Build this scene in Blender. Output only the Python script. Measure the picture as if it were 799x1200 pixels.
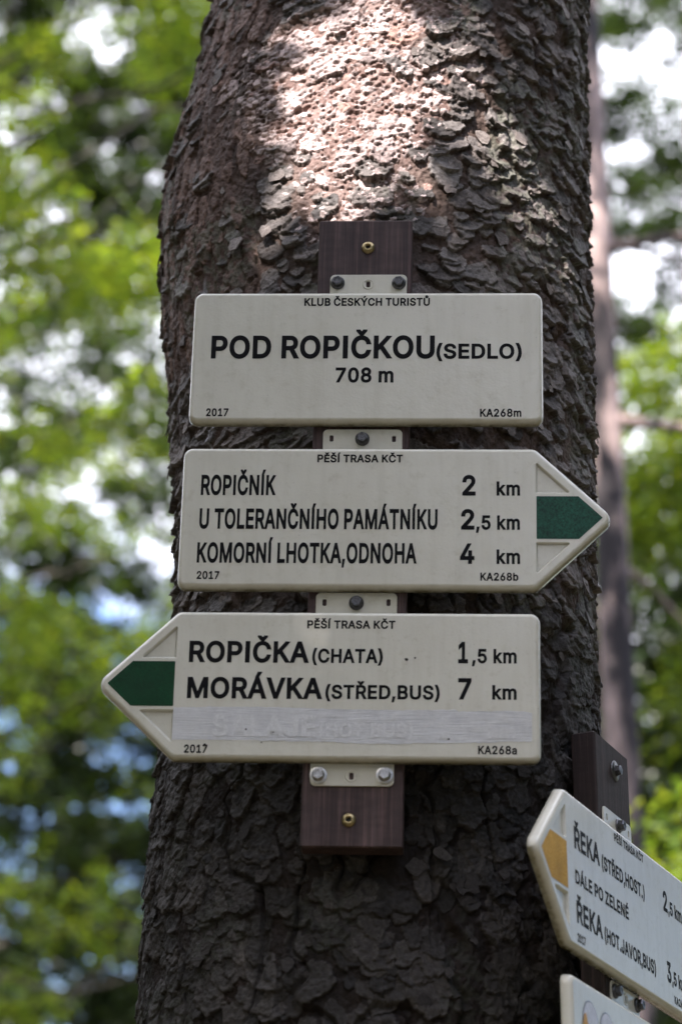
import bpy, bmesh, math, random
import numpy as np
from mathutils import Vector, Matrix, Euler
from mathutils.geometry import delaunay_2d_cdt

# ------------------------------------------------------------------ scene, camera, light
sc = bpy.context.scene
for o in list(bpy.data.objects):
    bpy.data.objects.remove(o)
COL = sc.collection
R = math.radians
random.seed(7)

cam_d = bpy.data.cameras.new('camera')
cam = bpy.data.objects.new('camera', cam_d)
COL.objects.link(cam)
cam.location = (0, 0, 1.6)
cam.rotation_euler = (R(110), 0, 0)
cam_d.sensor_fit = 'VERTICAL'
cam_d.sensor_height = 36
cam_d.sensor_width = 24
cam_d.lens = 85
cam_d.clip_start = 0.05
cam_d.clip_end = 2000
cam_d.dof.use_dof = True
cam_d.dof.focus_distance = 2.95
cam_d.dof.aperture_fstop = 4.0
sc.camera = cam

SUN_AZ = 30.0      # degrees to the left of straight behind the camera
SUN_EL = 50.0
SUN = Vector((-math.sin(R(SUN_AZ)) * math.cos(R(SUN_EL)), -math.cos(R(SUN_AZ)) * math.cos(R(SUN_EL)), math.sin(R(SUN_EL))))

world = bpy.data.worlds.new('World')
sc.world = world
world.use_nodes = True
wn = world.node_tree
bg = wn.nodes['Background']
sky = wn.nodes.new('ShaderNodeTexSky')
sky.sky_type = 'NISHITA'
sky.sun_disc = False
sky.sun_elevation = R(SUN_EL)
sky.sun_rotation = R(180 + SUN_AZ)
sky.air_density = 1.0
sky.dust_density = 2.5
sky.ozone_density = 1.0
hs = wn.nodes.new('ShaderNodeHueSaturation')
hs.inputs['Saturation'].default_value = 1.2
hs.inputs['Hue'].default_value = 0.515
wn.links.new(sky.outputs[0], hs.inputs['Color'])
# broken white cloud in front of the blue
def wnode(t, **kw):
    x = wn.nodes.new(t)
    for k, v in kw.items(): setattr(x, k, v)
    return x
tc = wnode('ShaderNodeTexCoord'); cn = wnode('ShaderNodeTexNoise'); cn.inputs['Scale'].default_value = 3.2; cn.inputs['Detail'].default_value = 6
wn.links.new(tc.outputs['Generated'], cn.inputs['Vector'])
sx = wnode('ShaderNodeSeparateXYZ'); wn.links.new(tc.outputs['Generated'], sx.inputs[0])
def wmath(op, a, b):
    x = wnode('ShaderNodeMath', operation=op)
    for i, v in enumerate((a, b)):
        if isinstance(v, (int, float)): x.inputs[i].default_value = v
        else: wn.links.new(v, x.inputs[i])
    return x.outputs[0]
bank = wmath('ADD', wmath('MULTIPLY', sx.outputs['Y'], .16), wmath('SUBTRACT', wmath('MINIMUM', sx.outputs['Z'], .46), .24))   # cloud shaped to the view side, kept thin behind to limit light on signs
cr = wnode('ShaderNodeValToRGB'); cr.color_ramp.elements[0].position = .60; cr.color_ramp.elements[1].position = .74
wn.links.new(wmath('ADD', cn.outputs['Fac'], bank), cr.inputs[0])
cm = wnode('ShaderNodeMix', data_type='RGBA'); wn.links.new(cr.outputs[0], cm.inputs[0]); wn.links.new(hs.outputs[0], cm.inputs[6])
cm.inputs[7].default_value = (7.2, 7.3, 8.2, 1)
wn.links.new(cm.outputs[2], bg.inputs['Color'])
bg.inputs['Strength'].default_value = 0.15

sd = bpy.data.lights.new('sun', 'SUN')
sd.energy = 5.0
sd.angle = R(0.55)
sd.color = (1.0, 0.915, 0.885)
sun = bpy.data.objects.new('sun', sd)
sun.rotation_euler = SUN.to_track_quat('Z', 'Y').to_euler()
sun.location = SUN * 40
COL.objects.link(sun)

sc.view_settings.view_transform = 'Standard'
sc.view_settings.look = 'None'
sc.view_settings.gamma = 1
sc.view_settings.exposure = 1.85
sc.cycles.max_bounces = 8
sc.cycles.diffuse_bounces = 4
sc.cycles.transmission_bounces = 6

# ------------------------------------------------------------------ helpers
def tag(o, label=None, cat=None, group=None, kind=None):
    if label: o['label'] = label
    if cat: o['category'] = cat
    if group: o['group'] = group
    if kind: o['kind'] = kind
    return o

def thing(name, M, label, cat, group=None):
    o = bpy.data.objects.new(name, None)
    o.empty_display_size = 0.05
    o.matrix_world = M
    COL.objects.link(o)
    return tag(o, label, cat, group)

def link_mesh(name, me, parent=None, mats=()):
    for m in mats: me.materials.append(m)
    o = bpy.data.objects.new(name, me)
    COL.objects.link(o)
    if parent is not None: o.parent = parent
    return o

def np_mesh(name, verts, faces, smooth=False):
    """verts (N,3), faces (M,k) all with k corners."""
    me = bpy.data.meshes.new(name)
    verts = np.asarray(verts, dtype=np.float32); faces = np.asarray(faces, dtype=np.int32)
    k = faces.shape[1]
    me.vertices.add(len(verts)); me.vertices.foreach_set('co', verts.ravel())
    me.loops.add(faces.size); me.loops.foreach_set('vertex_index', faces.ravel())
    me.polygons.add(len(faces))
    me.polygons.foreach_set('loop_start', np.arange(0, faces.size, k, dtype=np.int32))
    me.polygons.foreach_set('loop_total', np.full(len(faces), k, dtype=np.int32))
    if smooth: me.polygons.foreach_set('use_smooth', np.ones(len(faces), dtype=bool))
    me.update(calc_edges=True)
    return me

def set_col(me, name, arr):
    a = me.color_attributes.new(name, 'FLOAT_COLOR', 'POINT')
    arr = np.asarray(arr, dtype=np.float32)
    if arr.shape[1] == 3: arr = np.concatenate([arr, np.ones((len(arr), 1), np.float32)], 1)
    a.data.foreach_set('color', arr.ravel())

def hsh(ix, iy, seed):
    h = (ix.astype(np.int64) * 374761393 + iy.astype(np.int64) * 668265263 + seed * 974711) & 0x7fffffff
    h = ((h ^ (h >> 13)) * 1274126177) & 0x7fffffff
    h = ((h ^ (h >> 15)) * 1103515245) & 0x7fffffff
    return ((h ^ (h >> 12)) & 0xffff) / 65535.0

def vnoise(u, v, su, sv, seed):
    x = u / su; y = v / sv
    ix = np.floor(x); iy = np.floor(y)
    fx = x - ix; fy = y - iy
    fx = fx * fx * (3 - 2 * fx); fy = fy * fy * (3 - 2 * fy)
    ix = ix.astype(np.int64); iy = iy.astype(np.int64)
    a = hsh(ix, iy, seed); b = hsh(ix + 1, iy, seed); c = hsh(ix, iy + 1, seed); d = hsh(ix + 1, iy + 1, seed)
    return (a * (1 - fx) + b * fx) * (1 - fy) + (c * (1 - fx) + d * fx) * fy

def sstep(a, b, x):
    t = np.clip((x - a) / (b - a), 0, 1)
    return t * t * (3 - 2 * t)

# ------------------------------------------------------------------ materials
class Mat:
    def __init__(s, name):
        s.m = bpy.data.materials.new(name); s.m.use_nodes = True
        s.nt = s.m.node_tree; s.b = s.nt.nodes['Principled BSDF']; s.out = s.nt.nodes['Material Output']
    def n(s, t, **kw):
        x = s.nt.nodes.new(t)
        for k, v in kw.items(): setattr(x, k, v)
        return x
    def l(s, a, b): s.nt.links.new(a, b)
    def coords(s, scale=(1, 1, 1)):
        tc = s.n('ShaderNodeTexCoord'); mp = s.n('ShaderNodeMapping'); mp.inputs['Scale'].default_value = scale
        oi = s.n('ShaderNodeObjectInfo'); ad = s.n('ShaderNodeVectorMath', operation='MULTIPLY_ADD')
        ad.inputs[1].default_value = (7.3, 5.1, 3.7); s.l(oi.outputs['Random'], ad.inputs[0]); s.l(tc.outputs['Object'], ad.inputs[2])
        s.l(ad.outputs[0], mp.inputs['Vector']); return mp.outputs[0]
    def noise(s, vec, scale, detail=4, rough=0.55):
        x = s.n('ShaderNodeTexNoise'); x.inputs['Scale'].default_value = scale; x.inputs['Detail'].default_value = detail
        x.inputs['Roughness'].default_value = rough; s.l(vec, x.inputs['Vector']); return x.outputs['Fac']
    def ramp(s, fac, stops):
        x = s.n('ShaderNodeValToRGB'); e = x.color_ramp.elements
        while len(e) < len(stops): e.new(0.5)
        for el, (p, c) in zip(e, stops): el.position = p; el.color = (c[0], c[1], c[2], 1)
        s.l(fac, x.inputs[0]); return x.outputs[0]
    def mix(s, fac, a, b, mode='MIX'):
        x = s.n('ShaderNodeMix', data_type='RGBA', blend_type=mode)
        for inp, v in ((x.inputs[0], fac), (x.inputs[6], a), (x.inputs[7], b)):
            if isinstance(v, (int, float)): inp.default_value = v
            elif isinstance(v, tuple): inp.default_value = (v[0], v[1], v[2], 1)
            else: s.l(v, inp)
        return x.outputs[2]
    def bump(s, h, strength, dist, prev=None):
        x = s.n('ShaderNodeBump'); x.inputs['Strength'].default_value = strength; x.inputs['Distance'].default_value = dist
        s.l(h, x.inputs['Height'])
        if prev is not None: s.l(prev, x.inputs['Normal'])
        return x.outputs[0]
    def set(s, **kw):
        for k, v in kw.items():
            i = s.b.inputs[k]
            if isinstance(v, (int, float)): i.default_value = v
            elif isinstance(v, tuple): i.default_value = (v[0], v[1], v[2], 1)
            else: s.l(v, i)
        return s.m

def mat_bark():
    s = Mat('scaly_bark'); v = s.coords()
    at = s.n('ShaderNodeVertexColor', layer_name='tone')
    n1 = s.noise(v, 260, 5, 0.65); n2 = s.noise(v, 60, 4, 0.6)
    c = s.mix(1.0, at.outputs[0], s.ramp(n1, [(0.25, (.5, .48, .46)), (0.75, (1.5, 1.48, 1.48))]), 'MULTIPLY')
    c = s.mix(1.0, c, s.ramp(n2, [(0.3, (.75, .72, .70)), (0.7, (1.22, 1.22, 1.22))]), 'MULTIPLY')
    nb = s.bump(n1, 0.9, 0.0016)
    nb = s.bump(s.noise(v, 900, 3, 0.7), 0.5, 0.0006, nb)
    return s.set(**{'Base Color': c, 'Roughness': 0.62, 'Specular IOR Level': 0.2, 'Normal': nb})

def mat_smooth_bark(name, a, b, scale=18, lo=.3):
    s = Mat(name); v = s.coords((1, 1, .3)); n1 = s.noise(v, scale, 5, 0.65)
    return s.set(**{'Base Color': s.ramp(n1, [(lo, a), (0.7, b)]), 'Roughness': 0.9, 'Normal': s.bump(n1, 0.8, 0.02)})

def mat_paint(name='white_enamel'):
    s = Mat(name); v = s.coords()
    at = s.n('ShaderNodeVertexColor', layer_name='dirt')
    n1 = s.noise(v, 9, 4, 0.6); n2 = s.noise(v, 70, 5, 0.7)
    c = s.ramp(n1, [(0.3, (.655, .635, .545)), (0.7, (.715, .70, .61))])
    c = s.mix(1.0, c, s.ramp(n2, [(0.28, (.90, .89, .86)), (0.45, (1, 1, 1))]), 'MULTIPLY')
    st = s.noise(s.coords((1, 1, .07)), 75, 4, 0.6)
    c = s.mix(1.0, c, s.ramp(st, [(0.32, (.955, .952, .94)), (0.5, (1, 1, 1)), (0.75, (1.02, 1.02, 1.02))]), 'MULTIPLY')
    grime = s.ramp(s.noise(v, 120, 5, 0.7), [(0.3, (.10, .085, .04)), (0.75, (.34, .31, .20))])
    ma = s.n('ShaderNodeMath', operation='MULTIPLY'); s.l(at.outputs[0], ma.inputs[0])
    s.l(s.ramp(s.noise(v, 55, 4, 0.65), [(0.25, (.5, .5, .5)), (0.6, (1, 1, 1))]), ma.inputs[1])
    c = s.mix(ma.outputs[0], c, grime)
    spk = s.noise(v, 420, 2, 0.5)
    c = s.mix(s.ramp(spk, [(0.72, (0, 0, 0)), (0.78, (1, 1, 1))]), c, (.45, .43, .38))
    nb = s.bump(s.noise(v, 330, 2, 0.5), 0.16, 0.0007)
    nb = s.bump(s.noise(v, 45, 2, 0.5), 0.15, 0.002, nb)
    return s.set(**{'Base Color': c, 'Roughness': 0.14, 'Normal': nb, 'Specular IOR Level': 0.5})

def mat_plain(name, col, rough=0.5, metal=0.0, var=0.15, scale=150, bump=0.0, spec=0.5):
    s = Mat(name); v = s.coords(); n1 = s.noise(v, scale, 4, 0.65)
    lo = tuple(c * (1 - var) for c in col); hi = tuple(min(1, c * (1 + var)) for c in col)
    kw = {'Base Color': s.ramp(n1, [(0.3, lo), (0.7, hi)]), 'Roughness': rough, 'Metallic': metal, 'Specular IOR Level': spec}
    if bump: kw['Normal'] = s.bump(n1, 0.6, bump)
    return s.set(**kw)

def mat_marker(name, lo, hi, ro=.33, sp=.5):
    s = Mat(name); v = s.coords(); n = s.noise(v, 380, 3, 0.7); n2 = s.noise(v, 25, 3, 0.6)
    c = s.ramp(n, [(0.35, lo), (0.68, hi)])
    c = s.mix(1.0, c, s.ramp(n2, [(0.3, (.8, .8, .8)), (0.7, (1.15, 1.15, 1.15))]), 'MULTIPLY')
    return s.set(**{'Base Color': c, 'Roughness': ro, 'Specular IOR Level': sp, 'Normal': s.bump(n, 0.3, 0.0006)})

def mat_wood(name='stained_wood', k=1.0):
    s = Mat(name); v = s.coords((1, 1, 0.035)); vf = s.coords((1, 1, .02))
    n1 = s.noise(v, 60, 6, 0.7); n2 = s.noise(vf, 300, 4, 0.7)
    wv = s.noise(s.coords((.35, .35, 1)), 110, 2, 0.5)
    c = s.ramp(n1, [(0.25, (.030 * k, .017 * k, .017 * k)), (0.5, (.056 * k, .034 * k, .033 * k)), (0.72, (.092 * k, .060 * k, .058 * k))])
    c = s.mix(1.0, c, s.ramp(n2, [(0.3, (.75, .75, .75)), (0.52, (1, 1, 1)), (0.66, (2.0, 1.95, 1.9))]), 'MULTIPLY')
    c = s.mix(1.0, c, s.ramp(wv, [(0.35, (.85, .85, .85)), (0.6, (1.06, 1.06, 1.06))]), 'MULTIPLY')
    nb = s.bump(n2, 0.5, 0.0012)
    nb = s.bump(wv, 0.25, 0.001, nb)
    return s.set(**{'Base Color': c, 'Roughness': 0.65, 'Specular IOR Level': 0.4, 'Normal': nb})

def mat_leaf(name, dif, tra, var=0.35):
    s = Mat(name)
    at = s.n('ShaderNodeVertexColor', layer_name='tone')
    d = s.n('ShaderNodeBsdfDiffuse'); t = s.n('ShaderNodeBsdfTranslucent'); g = s.n('ShaderNodeBsdfGlossy')
    g.inputs['Roughness'].default_value = 0.45; g.inputs['Color'].default_value = (.9, .9, .9, 1)
    s.l(s.mix(1.0, at.outputs[0], dif, 'MULTIPLY'), d.inputs[0]); s.l(s.mix(1.0, at.outputs[0], tra, 'MULTIPLY'), t.inputs[0])
    a = s.n('ShaderNodeAddShader'); s.l(d.outputs[0], a.inputs[0]); s.l(t.outputs[0], a.inputs[1])
    mx = s.n('ShaderNodeMixShader'); mx.inputs[0].default_value = 0.05
    s.l(a.outputs[0], mx.inputs[1]); s.l(g.outputs[0], mx.inputs[2]); s.l(mx.outputs[0], s.out.inputs[0])
    s.nt.nodes.remove(s.b)
    return s.m

BARK = mat_bark()
BARK_BEECH = mat_smooth_bark('grey_bark', (.035, .030, .024), (.09, .08, .065))
BARK_SUN_DAPPLED = mat_smooth_bark('sun_dappled_bark', (.020, .016, .017), (.52, .39, .35), 5, .46)  # bright and dark patches in the colour stand in for sun dapple
TWIG = mat_smooth_bark('dead_wood', (.16, .12, .09), (.30, .24, .19), 20)
PAINT = mat_paint()
INK = mat_plain('black_lettering', (.005, .005, .006), 0.5, var=0.3, spec=.1)
GREEN = mat_marker('green_marker_worn', (.0, .028, .013), (.008, .095, .055), .33, .3)
GREEN2 = mat_marker('green_marker_clean', (.0, .036, .011), (.0, .054, .017), .33, .25)
YELLOW = mat_marker('yellow_marker_faded', (.55, .28, .035), (.70, .44, .11), .6, .2)
STEEL = mat_plain('zinc_plated_steel', (.62, .61, .60), 0.32, 1.0, 0.2, 200)
DARKBOLT = mat_plain('blackened_bolt', (.10, .10, .105), 0.34, 0.85, 0.4, 260, 0.0006)
BRASS = mat_plain('yellow_zinc_screw', (.40, .32, .17), 0.38, 1.0, 0.25, 300)
HOLE = mat_plain('dark_socket', (.02, .018, .015), 0.8)
WOOD = mat_wood()
WOOD_DARKER = mat_wood('darker_wood', 0.5)  # same batten wood at a darker tone
LEAF_SUNLIT = mat_leaf('beech_leaf_sunlit', (.030, .056, .008), (.122, .168, .010))  # sunlit copy of the beech leaf, sun put into the colour
LEAF_SHADED = mat_leaf('beech_leaf_shaded', (.012, .022, .005), (.017, .030, .004))  # darker copy of the beech leaf for foliage in shade
LEAF_DARK = mat_leaf('spruce_needles', (.016, .030, .012), (.008, .016, .004))
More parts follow.
